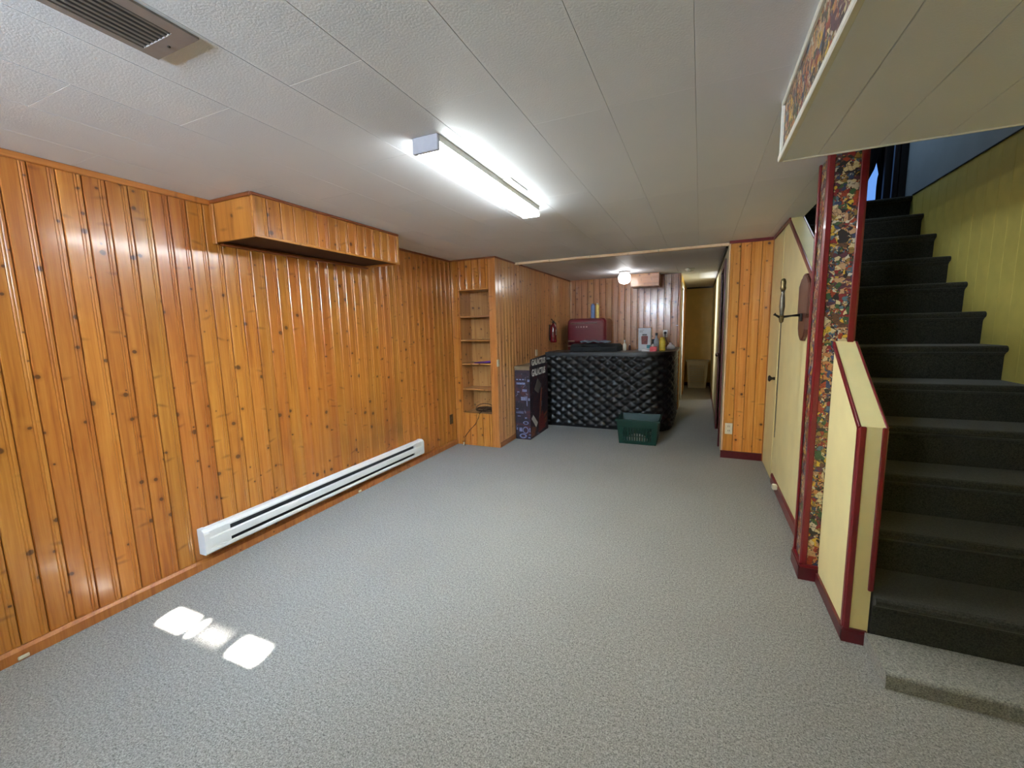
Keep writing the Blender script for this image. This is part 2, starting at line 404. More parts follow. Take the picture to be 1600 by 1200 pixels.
def planks(parent, face, plane, a0, a1, z0, z1, mat, pitch=.0895, t=.014, flip=False, phase=0, name='plank'):
    """vertical boards on a wall whose outward normal is face; boards cover a0..a1 along the wall"""
    a = a0+phase-(pitch if phase > 0 else 0)
    while a < a1-.004:
        s, e = max(a, a0), min(a+pitch, a1); a += pitch
        if e-s < .01: continue
        me = plank_mesh(z1-z0, e-s, t, mat, flip, (e-s) > pitch*.8)
        th = R(ROT[face])
        if face == '+x': loc = (plane, e, z0)
        elif face == '-x': loc = (plane, s, z0)
        elif face == '-y': loc = (e, plane, z0)
        else: loc = (s, plane, z0)
        link(name, me, parent, loc, (0, 0, th))
def stick(name, mat, parent, a, b, w, t, up=(0, 0, 1), bev=.003, label=None):
    """a strip from a to b (centre line), width w along up-ish, thickness t; grain runs along it"""
    a, b = Vector(a), Vector(b); d = (b-a); L = d.length; z = d.normalized()
    u = Vector(up); u = (u-z*u.dot(z)).normalized(); x = u; y = z.cross(x)
    me = MB().bbox(-w/2, w/2, -t/2, t/2, 0, L, min(bev, t*.4, w*.4)).mesh(name, mat)
    o = bpy.data.objects.new(name, me); col.objects.link(o)
    m = Matrix(((x.x, y.x, z.x, 0), (x.y, y.y, z.y, 0), (x.z, y.z, z.z, 0), (0, 0, 0, 1)))
    o.rotation_euler = m.to_euler()
    org = Vector(parent.get('_org', (0, 0, 0))) if parent else Vector((0, 0, 0))
    o.location = a-org
    if parent: o.parent = parent
    if label: o['label'] = label
    return o
def text_mesh(name, body, mat, size, depth=.001):
    cu = bpy.data.curves.new(name, 'FONT'); cu.body = body; cu.size = size; cu.extrude = depth; cu.offset = size*.02; cu.align_x = 'LEFT'
    tmp = bpy.data.objects.new('tmp', cu); col.objects.link(tmp); bpy.context.view_layer.update()
    me = bpy.data.meshes.new_from_object(tmp.evaluated_get(bpy.context.evaluated_depsgraph_get()))
    bpy.data.objects.remove(tmp); me.materials.clear(); me.materials.append(M[mat]); return me
S = 'structure'
H = 2.2
XL, XR, XB, XH, XHR = -2.708, 1.6, -2.122, -.30, .24
YR, YE, YBK, YP = -1.3, 10.4, 7.36, 4.816

# ------------------------------------------------------------------ floor and ceiling
tag(MB().box(-2.95, 1.75, -1.5, 10.6, -.12, 0).build('floor', 'carpet'), 'grey speckled carpet covering the basement floor', 'floor', kind=S)
cl = MB().box(-2.95, .705, -1.5, 10.6, 2.213, 2.42).box(.705, 1.75, -1.5, 1.93, 2.213, 2.42).build('ceiling', 'dark')
tag(cl, 'low ceiling of long stippled white panels', 'ceiling', kind=S)
xs = [-2.95, -2.75, -2.45, -2.144, -1.85, -1.55, -1.25, -.942, -.634, -.337, -.040, .252, .555, .705]
_cp = {}
def ceil_panel(x0, x1, y0, y1):
    k = (round(x1-x0, 3), round(y1-y0, 3))
    if k not in _cp:
        g, b = .0004, .0009; W_, L_ = k
        r = lambda i, z: [(g+i, g+i, z), (W_-g-i, g+i, z), (W_-g-i, L_-g-i, z), (g+i, L_-g-i, z)]
        _cp[k] = MB().loft([r(b, 0), r(0, b), r(0, .0125)]).mesh('ceiling_panel', 'ceil')
    link('ceiling_panel', _cp[k], cl, (x0, y0, H))
offs = [0, .61, 0, .30, .61, 0, .61, .92, 0, 0, 0, 0, 0]
for i in range(len(xs)-1):
    y = -1.975+offs[i]
    while y > -1.5: y -= 1.219
    while y < 10.5:
        y0, y1 = max(y, -1.45), min(y+1.2195, 10.5)
        if xs[i] > .5:
            # beside the stairwell the ceiling stops at the opening
            pass
        if y1-y0 > .02: ceil_panel(xs[i], xs[i+1], y0, y1)
        y += 1.2195

# ------------------------------------------------------------------ left pine wall
wl = tag(MB().box(-2.95, XL-.014, -1.5, 10.6, 0, 2.213).build('wall_left', 'joint'), 'long left wall of varnished knotty pine boards', 'wall', kind=S)
planks(wl, '+x', XL, YR, 4.36, .0, H, 'pine_wall', flip=True, phase=(.93-YR) % .0895)
stick('crown_strip', 'pine_trim', wl, (XL+.008, YR, H-.016), (XL+.008, 1.69, H-.016), .03, .016)
stick('crown_strip', 'pine_dark', wl, (XL+.006, 2.96, H-.010), (XL+.006, 4.354, H-.010), .02, .012)
bl_ = tag(MB().prism([(XL, 0), (XL+.018, 0), (XL+.018, .045), (XL+.008, .06), (XL, .06)], 'y', YR, 4.354).build('baseboard_left', 'pine_trim'), 'low pine baseboard along the left wall', 'baseboard', kind=S)

# pine bulkhead box high on the left wall
bx0, by0, by1, bz0 = -2.34, 1.69, 2.965, 1.955
bk = thing('pine_bulkhead', 'boxed-in pine bulkhead hung high on the left wall under the ceiling', 'bulkhead', (XL, by0, bz0), kind=S)
MB().box(XL+.001, bx0-.014, by0+.014, by1-.014, bz0+.014, H-.002).build('core', 'joint', bk)
MB().bbox(XL+.001, bx0-.012, by0, by0+.014, bz0, H-.002, .002).build('end_panel', 'pine_trim', bk, (XL+.1, by0, bz0))
MB().bbox(XL+.001, bx0-.012, by1-.014, by1, bz0, H-.002, .002).build('end_panel', 'pine_trim', bk, (XL+.1, by1, bz0))
planks(bk, '+x', bx0, by0+.004, by1, bz0+.006, H-.004, 'pine', t=.013, name='face_board', flip=True)
yy = by0
while yy < by1-.02:
    e = min(yy+.0895, by1)
    me = plank_mesh(bx0-XL-.016, e-yy, .013, 'pine_trim', False, (e-yy) > .07)
    o = link('bottom_board', me, bk, (XL+.002, yy, bz0), (0, 0, 0)); o.rotation_euler = Matrix(((0, 0, 1), (1, 0, 0), (0, -1, 0))).transposed().to_euler() if False else (0, 0, 0)
    # board long axis (local z) along world x, face (local y) down, width (local x) along world y
    m = Matrix(((0, 0, 1, 0), (1, 0, 0, 0), (0, -1, 0, 0), (0, 0, 0, 1)))
    o.rotation_euler = m.to_euler(); yy += .0895
stick('top_trim', 'pine_dark', bk, (bx0+.006, by0-.006, H-.009), (bx0+.006, by1, H-.009), .016, .012)
stick('top_trim', 'pine_dark', bk, (XL+.01, by0-.006, H-.012), (bx0+.006, by0-.006, H-.012), .022, .012)
stick('bottom_trim', 'pine_trim', bk, (bx0+.005, by0-.004, bz0+.006), (bx0+.005, by1, bz0+.006), .014, .010)
stick('corner_trim', 'pine_trim', bk, (XL+.02, by0-.005, bz0-.01), (XL+.02, by0-.005, H-.024), .035, .012, up=(1, 0, 0))
stick('corner_trim', 'pine_trim', bk, (bx0+.004, by0+.010, bz0), (bx0+.004, by0+.010, H-.018), .022, .010, up=(0, 1, 0))
stick('corner_trim', 'pine_trim', bk, (bx0+.004, by1-.012, bz0), (bx0+.004, by1-.012, H-.018), .024, .010, up=(0, 1, 0))
stick('bottom_trim', 'pine_dark', bk, (XL+.02, by0+.03, bz0-.006), (XL+.02, by1, bz0-.006), .03, .012, up=(1, 0, 0))

# ------------------------------------------------------------------ bookcase built into the corner
YB = 4.354
sx0, sx1, sz0, sz1 = -2.602, -2.214, .40, 1.845
wb = tag(MB().box(XL-.01, XB-.014, YB+.30, 10.6, 0, 2.213).build('wall_bar_left', 'joint'), 'pine boarded wall left of the bar beyond the bookcase', 'wall', kind=S)
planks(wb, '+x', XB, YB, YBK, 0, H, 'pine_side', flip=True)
stick('crown_strip', 'pine_dark', wb, (XB+.006, YB, H-.009), (XB+.006, YBK, H-.009), .018, .012)
stick('base_strip', 'pine_trim', wb, (XB+.008, YB, .03), (XB+.008, YBK, .03), .06, .014)
bc = thing('built_in_bookcase', 'built-in pine bookcase recess with shelves in the far left corner', 'bookcase', ((XL+XB)/2, YB, 0))
planks(bc, '-y', YB, XL, sx0, 0, H, 'pine', name='stile_board', t=.02)
planks(bc, '-y', YB, sx1, XB, 0, H, 'pine_trim', name='stile_board', pitch=.1, t=.02)
planks(bc, '-y', YB, sx0, sx1, sz1, H, 'pine', name='header_board', t=.02)
planks(bc, '-y', YB, sx0, sx1, 0, sz0, 'pine', name='base_board', t=.02)
MB().box(XL-.005, XB-.016, YB+.27, YB+.285, 0, H).build('back_panel', 'pine_bar', bc, (sx0, YB+.27, 0))
MB().box(sx0-.02, sx0, YB+.02, YB+.27, sz0-.02, sz1+.02).build('side_panel', 'pine_bar', bc, (sx0, YB, 0))
MB().box(sx1, sx1+.02, YB+.02, YB+.27, sz0-.02, sz1+.02).build('side_panel', 'pine_bar', bc, (sx1, YB, 0))
MB().box(sx0-.02, sx1+.02, YB+.02, YB+.27, sz1+.001, sz1+.02).build('top_panel', 'pine_bar', bc, (sx0, YB, sz1))
for z in (1.553, 1.276, .998, .692, sz0):
    o = stick('shelf', 'pine_bar', bc, (sx0+.001, YB+.138, z-.009), (sx1-.001, YB+.138, z-.009), .018, .258)
stick('top_trim', 'pine_dark', bc, (XL, YB-.005, H-.009), (XB+.012, YB-.005, H-.009), .018, .010)
stick('opening_trim', 'pine_trim', bc, (sx0, YB-.004, sz1+.006), (sx1, YB-.004, sz1+.006), .014, .010)

# ------------------------------------------------------------------ pine back wall behind the bar, hall walls
bw = tag(MB().box(XB-.02, XH, YBK+.014, YBK+.12, 0, 2.213).build('wall_bar_back', 'joint'), 'knotty pine wall behind the bar', 'wall', kind=S)
planks(bw, '-y', YBK, XB, XH, 0, H, 'pine_bar', pitch=.105)
stick('corner_trim', 'pine_trim', bw, (XH-.012, YBK-.006, 0), (XH-.012, YBK-.006, H), .03, .012, up=(1, 0, 0))
stick('corner_trim', 'pine_raw', bw, (XB+.02, YBK-.008, 0), (XB+.02, YBK-.008, H-.02), .02, .016, up=(1, 0, 0))
bh = thing('pine_duct_box', 'small smooth pine duct box at the ceiling above the bar back wall', 'duct box', (-.8, YBK, 2.0))
stick('face_board', 'pine_bar', bh, (-1.03, 7.0, 2.10), (-.60, 7.0, 2.10), .19, .016)
stick('bottom_board', 'pine_bar', bh, (-1.03, 7.175, 2.006), (-.60, 7.175, 2.006), .016, .33)
stick('end_board', 'pine_bar', bh, (-.608, 7.015, 2.10), (-.608, 7.345, 2.10), .19, .016)
stick('end_board', 'pine_bar', bh, (-1.022, 7.015, 2.10), (-1.022, 7.345, 2.10), .19, .016)

d0, d1 = 7.62, 8.32
hl = tag(MB().box(XH-.12, XH, YBK+.12, d0, 0, 2.213).box(XH-.12, XH, d1, YE, 0, 2.213).box(XH-.12, XH, d0, d1, 2.03, 2.213).box(XH-.012, XH, YBK+.014, YBK+.12, 0, 2.2).build('wall_hall_left', 'hallyellow'),
         'left side wall of the dim hall with a doorway', 'wall', kind=S)
df = tag(MB().box(XH-.13, XH+.014, d0-.05, d0, 0, 2.03).box(XH-.13, XH+.014, d1, d1+.05, 0, 2.03).box(XH-.13, XH+.014, d0-.05, d1+.05, 2.03, 2.08).build('trim_1', 'whitetrim'),
         'pale casing of the doorway on the left of the hall', 'door casing', kind=S)
tag(MB().box(XH-.002, XH+.016, 9.0, 9.06, 0, 2.05).box(XH-.002, XH+.016, 9.7, 9.76, 0, 2.05).box(XH-.002, XH+.016, 9.0, 9.76, 2.05, 2.1).build('trim_2', 'pine_trim'),
    'brown casing of the second door on the left of the hall', 'door casing', kind=S)
tag(MB().box(XH-.005, XH+.01, 9.06, 9.7, .005, 2.05).build('door_2', 'hallyellow'), 'closed flush door at the far left of the hall', 'door', kind=S)
he = tag(MB().box(XH-.12, .5, YE, YE+.1, 0, 2.213).build('wall_hall_end', 'hallyellow'), 'yellow wall at the far end of the hall', 'wall', kind=S)
tag(MB().box(XL, XH-.12, YE, YE+.1, 0, 2.213).build('wall_side_room', 'hallpale'), 'far wall of the side room off the hall', 'wall', kind=S)
tag(MB().box(XH, XHR, YE-.015, YE, 0, .075).build('baseboard_hall_end', 'redbase'), 'dark red baseboard at the end of the hall', 'baseboard', kind=S)
tag(MB().box(XH, XHR, YE-.02, YE, H-.03, H).build('trim_3', 'darkwood'), 'dark crown strip at the end of the hall', 'trim', kind=S)
e0, e1 = 5.30, 6.12
hr = tag(MB().box(XHR, .36, YP+.014, e0, 0, 2.213).box(XHR, .36, e1, YE, 0, 2.213).box(XHR, .36, e0, e1, 2.02, 2.213).build('wall_hall_right', 'hallpale'),
         'pale right wall of the hall beside the pine pillar', 'wall', kind=S)
tag(MB().box(XHR-.018, XHR, YP+.25, YE, H-.03, H).build('trim_4', 'darkwood'), 'dark crown strip along the right of the hall', 'trim', kind=S)
tag(MB().box(XHR-.014, XHR, e1+.07, YE-.015, 0, .075).build('baseboard_hall_right', 'redbase'), 'dark red baseboard along the right of the hall', 'baseboard', kind=S)
dr = tag(MB().bbox(XHR+.02, XHR+.055, e0+.006, e1-.006, .006, 2.012, .003).build('door_3', 'redbase', None, (XHR+.02, e0, 0)), 'dark red door on the right of the hall', 'door', kind=S)
MB().lathe([(.012, -.012), (.012, .03), (.026, .035), (.03, .055), (.02, .07), (.002, .072)], (0, 0, 0), 14, 'x').build('door_knob', 'chrome', dr, None).location = (0, 0, 0)
k = dr.children[0]; k.rotation_euler = (0, 0, math.pi); k.location = (0, .74, 1.0); k['label'] = 'chrome knob'
tag(MB().box(XHR-.018, XHR+.1, e0-.07, e0, 0, 2.02).box(XHR-.018, XHR+.1, e1, e1+.07, 0, 2.02).box(XHR-.018, XHR+.1, e0-.07, e1+.07, 2.02, 2.09).build('trim_5', 'redbase'),
    'dark red casing of the door on the right of the hall', 'door casing', kind=S)

# ------------------------------------------------------------------ pine pillar wall at the hall mouth
pw = tag(MB().box(XHR+.001, .62, YP+.014, YP+.12, 0, 2.213).build('wall_pillar', 'joint'), 'narrow pine boarded pillar wall right of the hall', 'wall', kind=S)
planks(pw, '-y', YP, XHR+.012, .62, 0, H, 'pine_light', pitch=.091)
stick('edge_strip', 'pine_raw', pw, (XHR+.005, YP+.02, 0), (XHR+.005, YP+.02, H-.02), .014, .05, up=(1, 0, 0))
tag(MB().box(XHR-.006, .62, YP-.016, YP, 0, .075).build('baseboard_pillar', 'redbase'), 'dark red baseboard under the pine pillar', 'baseboard', kind=S)
tag(MB().box(XHR, .62, YP-.014, YP, H-.028, H).build('trim_6', 'red'), 'dark red strip along the top of the pine pillar', 'trim', kind=S)
tr7 = stick('trim_7', 'pine_raw', None, (XB+.004, 4.925, H-.014), (XHR+.004, 4.925, H-.014), .028, .04)
tag(tr7, 'raw pale batten across the ceiling in front of the bar', 'batten', kind=S)

# ------------------------------------------------------------------ closet wall under the stairs
cw0, cw1 = .62, .70
zs0 = 1.50
cw = tag(MB().prism([(2.816, 0), (YP, 0), (YP, H), (4.02, H), (2.816, zs0)], 'x', cw0, cw1).build('wall_closet', 'cream', None, (cw0, 2.8, 0)),
         'cream painted closet wall under the stairs with a sloping top', 'wall', kind=S)
sl = Vector((0, 4.02-2.816, H-zs0)); sld = sl.normalized(); nrm = Vector((0, -sld.z, sld.y))
A = Vector((cw0-.006, 2.83, zs0+.005)); B = Vector((cw0-.006, 4.02, H-.004))
stick('slope_trim', 'red', cw, A-nrm*.014, B-nrm*.014, .034, .012, up=nrm)
stick('slope_trim', 'red', cw, A+Vector((.090, 0, 0))-nrm*.010, B+Vector((.090, 0, 0))-nrm*.010, .034, .012, up=nrm)
stick('ceiling_trim', 'red', cw, (cw0-.006, 4.0, H-.015), (cw0-.006, YP-.014, H-.015), .03, .012)
stick('corner_bead', 'pine_trim', cw, (cw0-.005, YP-.022, .0), (cw0-.005, YP-.022, H-.03), .012, .01, up=(0, 1, 0))
bb = tag(MB().prism([(cw0-.014, 0), (cw0, 0), (cw0, .085), (cw0-.006, .085), (cw0-.014, .07)], 'y', 2.82, 4.17).build('baseboard_closet', 'red'), 'dark red baseboard along the cream closet wall', 'baseboard', kind=S)
dc = tag(MB().bbox(cw0-.005, cw0-.0005, 4.235, 4.775, .01, 2.165, .003).build('door_1', 'cream', None, (cw0, 4.25, 0)), 'cream flush closet door beside the pine pillar', 'door', kind=S)
MB().lathe([(.014, .002), (.011, -.02), (.016, -.03), (.026, -.036), (.028, -.044), (.018, -.052), (.001, -.053)], (cw0-.005, 4.30, .905), 14, 'x').build('door_knob', 'iron', dc, (cw0-.005, 4.30, .905))
tag(MB().bbox(cw0-.05, cw0-.014, 3.80, 3.85, .06, .10, .006).build('door_stop', 'offwhite'), 'small white plastic block on the red closet baseboard', 'door stop')

# ------------------------------------------------------------------ post with comic collage
px0, px1, py0, py1 = .549, .694, 2.605, 2.790
ps = thing('collage_post', 'square post pasted with colourful comic clippings and edged in dark red', 'post', ((px0+px1)/2, (py0+py1)/2, 0))
MB().box(px0+.004, px1-.002, py0+.004, py1, 0, H).build('collage_panel', 'comic', ps, (px0, py0, 0))
stick('corner_trim', 'red', ps, (px0-.003, py0+.011, .0), (px0-.003, py0+.011, H), .028, .012, up=(0, 1, 0))
stick('corner_trim', 'red', ps, (px0+.008, py0-.002, .0), (px0+.008, py0-.002, H), .026, .012, up=(1, 0, 0))
stick('corner_trim', 'red', ps, (px1-.010, py0-.002, .0), (px1-.010, py0-.002, H), .026, .012, up=(1, 0, 0))
stick('corner_trim', 'red', ps, (px1+.003, py0+.011, .0), (px1+.003, py0+.011, H), .028, .012, up=(0, 1, 0))
stick('corner_trim', 'red', ps, (px0-.003, py1-.012, .0), (px0-.003, py1-.012, H), .022, .012, up=(0, 1, 0))
MB().box(px0-.016, px0+.002, py0-.014, py1, 0, .07).box(px0-.016, px1-.07, py0-.016, py0+.002, 0, .07).build('base_trim', 'redbase', ps, (px0, py0, 0))
MB().box(px0-.012, px0+.002, py0-.010, py1, .07, .085).box(px0-.012, px1-.07, py0-.012, py0+.002, .07, .085).build('base_trim', 'red', ps, (px0, py0, 0))

# ------------------------------------------------------------------ half wall at the foot of the stairs
hx0, hx1, hy0, hy1 = .622, .704, 2.138, 2.603
hz0, hz1 = .962, .962+(hy1-hy0)*.72
hw = tag(MB().prism([(hy0, 0), (hy1, 0), (hy1, hz1), (hy0, hz0)], 'x', hx0, hx1).build('wall_stair_half', 'cream', None, (hx0, hy0, 0)),
         'short cream half wall with sloping top and red edging beside the stairs', 'half wall', kind=S)
sd = Vector((0, hy1-hy0, hz1-hz0)).normalized(); sn = Vector((0, -sd.z, sd.y))
for x in (hx0-.004, hx1+.004):
    stick('slope_trim', 'red', hw, Vector((x, hy0, hz0))-sn*.010, Vector((x, hy1-.002, hz1-.001))-sn*.010, .026, .010, up=sn)
    stick('edge_trim', 'red', hw, (x, hy0+.010, .06 if x < .65 else .25), (x, hy0+.010, hz0-.008), .026, .010, up=(0, 1, 0))
stick('edge_trim', 'red', hw, (hx0+.006, hy0-.004, .0), (hx0+.006, hy0-.004, hz0+.002), .022, .010, up=(1, 0, 0))
stick('edge_trim', 'red', hw, (hx1-.004, hy0-.004, .25), (hx1-.004, hy0-.004, hz0+.002), .018, .010, up=(1, 0, 0))
MB().box(hx0-.012, hx0, hy0-.014, hy1-.02, 0, .055).build('base_trim', 'redbase', hw, (hx0, hy0, 0))
MB().box(hx0-.012, hx1, hy0-.016, hy0, 0, .05).box(hx0-.008, hx1-.004, hy0-.010, hy0, .05, .062).build('base_trim', 'redbase', hw, (hx0, hy0, 0))

# ------------------------------------------------------------------ stairs
RISE, RUN = .199, .243
st = thing('staircase', 'straight staircase covered in dark grey carpet climbing on the right', 'staircase', (1.15, 2.1, 0))
SXL, SXR = .712, XR-.002
def rounded(x0, x1, y0, y1, z0, z1, r, n=5):
    p = [(y1, z0), (y1, z1)]
    for k in range(n+1):
        a = math.pi/2+math.pi/2*k/n; p.append((y0+r+r*math.cos(a), z1-r+r*math.sin(a)))
    p.append((y0, z0)); return p
MB().prism(rounded(0, 0, 1.885, 2.121, .0, .064, .018), 'x', .69, SXR).build('step', 'midcarpet', st, (SXL, 1.88, 0))['label'] = 'low carpeted starting platform'
for k in range(11):
    yn, z = 2.10+RUN*k, .240+RISE*k
    zb = .0 if k == 0 else z-RISE-.0
    yr = yn+.032
    p = [(yn+RUN+.034, zb), (yn+RUN+.034, z)]
    r = .020
    for q in range(6):
        a = math.pi/2+math.pi*q/5*.95; p.append((yn+r+r*math.cos(a), z-r+r*math.sin(a)))
    p += [(yr-.003, z-.052), (yr, z-.062), (yr+.002, zb)]
    MB().prism(p, 'x', SXL, SXR).build('step', 'staircarpet', st, (SXL, yn, 0))
zL = .240+RISE*11; yL = 2.10+RUN*11
MB().prism([(6.4, zL-RISE), (6.4, zL)]+[(yL+.02+.02*math.cos(math.pi/2+math.pi*q/5*.95), zL-.02+.02*math.sin(math.pi/2+math.pi*q/5*.95)) for q in range(6)]+[(yL+.03, zL-.055), (yL+.032, zL-RISE)], 'x', SXL, SXR).build('landing', 'staircarpet', st, (SXL, yL, 0))

# right wall: yellow panels below, pale blue above the upper floor level
wr = tag(MB().box(XR+.006, XR+.12, -1.5, 6.5, -.12, 2.43).build('wall_right', 'olive'), 'yellow panelled wall on the right of the stairs', 'wall', kind=S)
y = -1.3
while y < 5.0:
    e = min(y+.1225, 5.0)
    me = _pm.get(('rp', round(e-y, 4)))
    if me is None:
        W_ = e-y; me = MB().prism([(.0003, -.0010), (.0018, 0), (W_-.0018, 0), (W_-.0003, -.0010), (W_-.0006, -.006), (.0006, -.006)], 'z', 0, 2.42).mesh('wall_panel', 'olive'); _pm[('rp', round(e-y, 4))] = me
    link('wall_panel', me, wr, (XR, y, 0), (0, 0, R(90))); y += .1225
tag(MB().box(XR, XR+.12, 1.8, 6.5, 2.43, 4.7).build('wall_right_upper', 'bluewall'), 'pale blue upper wall above the stairs', 'wall', kind=S)
tag(MB().box(XR-.006, XR, 1.93, 4.78, 2.428, 2.433).build('trim_8', 'darkwood'), 'thin dark joint strip between yellow and blue stair wall', 'trim', kind=S)
# upper storey shell around the stairwell
tag(MB().box(.55, .705, 1.80, 6.5, 2.42, 4.7).build('wall_stair_left_upper', 'bluewall'), 'upper wall on the left of the stairwell', 'wall', kind=S)
tag(MB().box(.55, 1.72, 1.80, 1.93, 2.42, 4.7).build('wall_stair_front_upper', 'bluewall'), 'upper wall above the dropped ceiling box', 'wall', kind=S)
tag(MB().box(.55, 1.72, 1.80, 6.5, 4.7, 4.8).build('ceiling_upper', 'bluewall'), 'ceiling of the upper storey over the stairs', 'ceiling', kind=S)
tag(MB().box(.55, 1.72, 5.42, 5.54, 2.42, 4.7).build('wall_landing_end', 'bluewall'), 'wall behind the landing at the top of the stairs', 'wall', kind=S)
# doorway, curtains and daylit window at the landing
fr = tag(MB().box(1.525, 1.545, 4.95, 5.0, zL, 4.5).box(1.55, XR, 4.94, 5.05, zL, 4.5).box(.706, XR, 4.95, 5.03, 4.5, 4.58).build('trim_9', 'darkwood'), 'dark door frame at the top of the stairs', 'door frame', kind=S)
tag(MB().box(1.47, 1.522, 5.02, 5.06, zL+.004, 4.4).build('door_4', 'darkwood'), 'edge of a dark door standing at the top of the stairs', 'door', kind=S)
w2 = tag(MB().box(1.20, 1.55, 5.40, 5.419, zL+.02, 4.2).build('window_2', 'skypane'), 'daylit window glimpsed between curtains at the top of the stairs', 'window', kind=S)
def curtain(name, edge, side, x_far, yy, label):
    # edge: list of (z, x) along the free edge; the other side is straight at x_far
    rings = []
    m = MB(); n = 16
    fr_, bk_ = [], []
    for z, xe in edge:
        for i in range(n+1):
            f = i/n; x = xe+(x_far-xe)*f
            d = .018*math.sin(f*22)
            fr_.append((x, yy+d, z)); bk_.append((x, yy+d+.006, z))
    R_ = len(edge); fs = []
    for j in range(R_-1):
        for i in range(n):
            a = j*(n+1)+i; fs.append((a, a+1, a+n+2, a+n+1))
    N = len(fr_)
    f2 = [(a+N, b+N, c+N, d+N) for a, b, c, d in fs]
    rim = []
    for j in range(R_-1):
        a = j*(n+1); rim.append((a, a+n+1, a+n+1+N, a+N)); a = j*(n+1)+n; rim.append((a, a+n+1, a+n+1+N, a+N))
    for i in range(n):
        rim.append((i, i+1, i+1+N, i+N)); a = (R_-1)*(n+1)+i; rim.append((a, a+1, a+1+N, a+N))
    m.add(fr_+bk_, fs+f2+rim, True)
    return tag(m.build(name, 'navy'), label, 'curtain')
curtain('curtain', [(zL+.005, 1.345), (2.57, 1.375), (2.65, 1.39), (2.71, 1.408), (2.79, 1.442), (2.898, 1.466), (2.98, 1.475), (4.4, 1.48)], 1, .72, 5.2, 'dark navy curtain drawn to the left at the stair top')
curtain('curtain', [(zL+.005, 1.486), (2.55, 1.486), (2.64, 1.485), (2.725, 1.488), (2.76, 1.494), (2.80, 1.486), (2.86, 1.473), (2.9, 1.462), (4.4, 1.46)], -1, 1.592, 5.26, 'dark navy curtain hanging by the door frame at the stair top')

# ------------------------------------------------------------------ dropped ceiling box on the right
cd = tag(MB().box(.264, XR, -1.3, 1.93, 2.0, 2.2).build('ceiling_drop', 'ceil'), 'dropped ceiling box beside the stair opening', 'bulkhead', kind=S)
MB().box(.258, .264, -1.3, 1.93, 2.0, 2.2).build('collage_strip', 'comic', cd, (.258, 0, 2.0))['label'] = 'strip of comic clippings'
xs2 = [.26, .368, .54, .72, .90, 1.08, 1.26, 1.44, XR]
for a, b in zip(xs2[:-1], xs2[1:]):
    g = .0008
    MB().loft([[(a+g+.0015, -1.3, 1.993), (b-g-.0015, -1.3, 1.993), (b-g-.0015, 1.929, 1.993), (a+g+.0015, 1.929, 1.993)], [(a+g, -1.3, 1.995), (b-g, -1.3, 1.995), (b-g, 1.93, 1.995), (a+g, 1.93, 1.995)], [(a+g, -1.3, 2.0), (b-g, -1.3, 2.0), (b-g, 1.93, 2.0), (a+g, 1.93, 2.0)]]).build('ceiling_panel', 'ceil', cd, (a, -1.3, 1.993))
stick('edge_trim', 'whitetrim', cd, (.254, -1.3, 2.001), (.254, 1.937, 2.001), .020, .018)
stick('edge_trim', 'whitetrim', cd, (.254, -1.3, 2.191), (.254, 1.937, 2.191), .018, .012)
stick('edge_trim', 'whitetrim', cd, (.254, 1.931, 2.005), (.254, 1.931, 2.19), .014, .012, up=(0, 1, 0))
stick('edge_trim', 'whitetrim', cd, (.262, 1.936, 1.998), (XR-.01, 1.936, 1.998), .016, .012)

# ------------------------------------------------------------------ rear wall with the small window (behind the camera)
wx0, wx1, wz0, wz1 = -1.86, -1.06, 1.857, 2.13
tag(MB().box(-2.95, wx0, YR-.15, YR, 0, 2.213).box(wx1, 1.75, YR-.15, YR, 0, 2.213).box(wx0, wx1, YR-.15, YR, 0, wz0-.0).box(wx0, wx1, YR-.15, YR, wz1, 2.213).build('wall_rear', 'cream'),
    'cream rear wall behind the viewer with a high small window', 'wall', kind=S)
wn = thing('window_1', 'high narrow basement window in the rear wall', 'window', ((wx0+wx1)/2, YR, wz0), kind=S)
for x, wd in ((wx0+.02, .04), (-1.602, .034), (-1.54, .02), (-1.318, .066), (wx1-.02, .04)):
    MB().box(x-wd/2, x+wd/2, YR-.06, YR-.02, wz0, wz1).build('mullion', 'white', wn, (x, YR, wz0))
MB().box(wx0+.04, -1.53, YR-.042, YR-.038, wz0, wz1).build('pane', 'pane', wn, (wx0, YR, wz0))
MB().box(-1.53, -1.345, YR-.042, YR-.038, wz0, wz1).build('sun_dimmer', 'dimmer', wn, (-1.5, YR, wz0))  # half-opaque pane added to dim the middle sun patch on the floor
MB().box(-1.31, wx1-.04, YR-.042, YR-.038, wz0, wz1).build('pane', 'pane', wn, (-1.3, YR, wz0))
# unseen board added outside to cut the sunlight down to a narrow band
tag(MB().box(-4.5, 2.0, -1.87, -1.83, 2.364, 4.2).build('sun_blocker', 'pine_raw'), 'unseen board added outside the rear window to narrow the sunlight', 'light blocker', kind=S)

# ------------------------------------------------------------------ baseboard heater
hy = (1.40, 3.585); hxw = XL+.001
ht = thing('baseboard_heater', 'long white electric baseboard heater on the left pine wall', 'heater', (XL, 2.5, .1))
MB().box(hxw, hxw+.012, hy[0]+.01, hy[1]-.01, .102, .253).build('back_plate', 'white', ht, (hxw, 2.5, .1))
def hprof(y0, y1, pts, nm, mat): return MB().prism(pts, 'y', y0, y1).build(nm, mat, ht, (hxw, 2.5, .1))
hprof(hy[0]+.02, hy[1]-.02, [(hxw+.012, .236), (hxw+.012, .2555), (hxw+.040, .2555), (hxw+.060, .240), (hxw+.060, .230), (hxw+.056, .230), (hxw+.050, .236)], 'top_cover', 'white')
hprof(hy[0]+.02, hy[1]-.02, [(hxw+.050, .152), (hxw+.066, .154), (hxw+.066, .194), (hxw+.060, .202), (hxw+.050, .200)], 'front_panel', 'white')
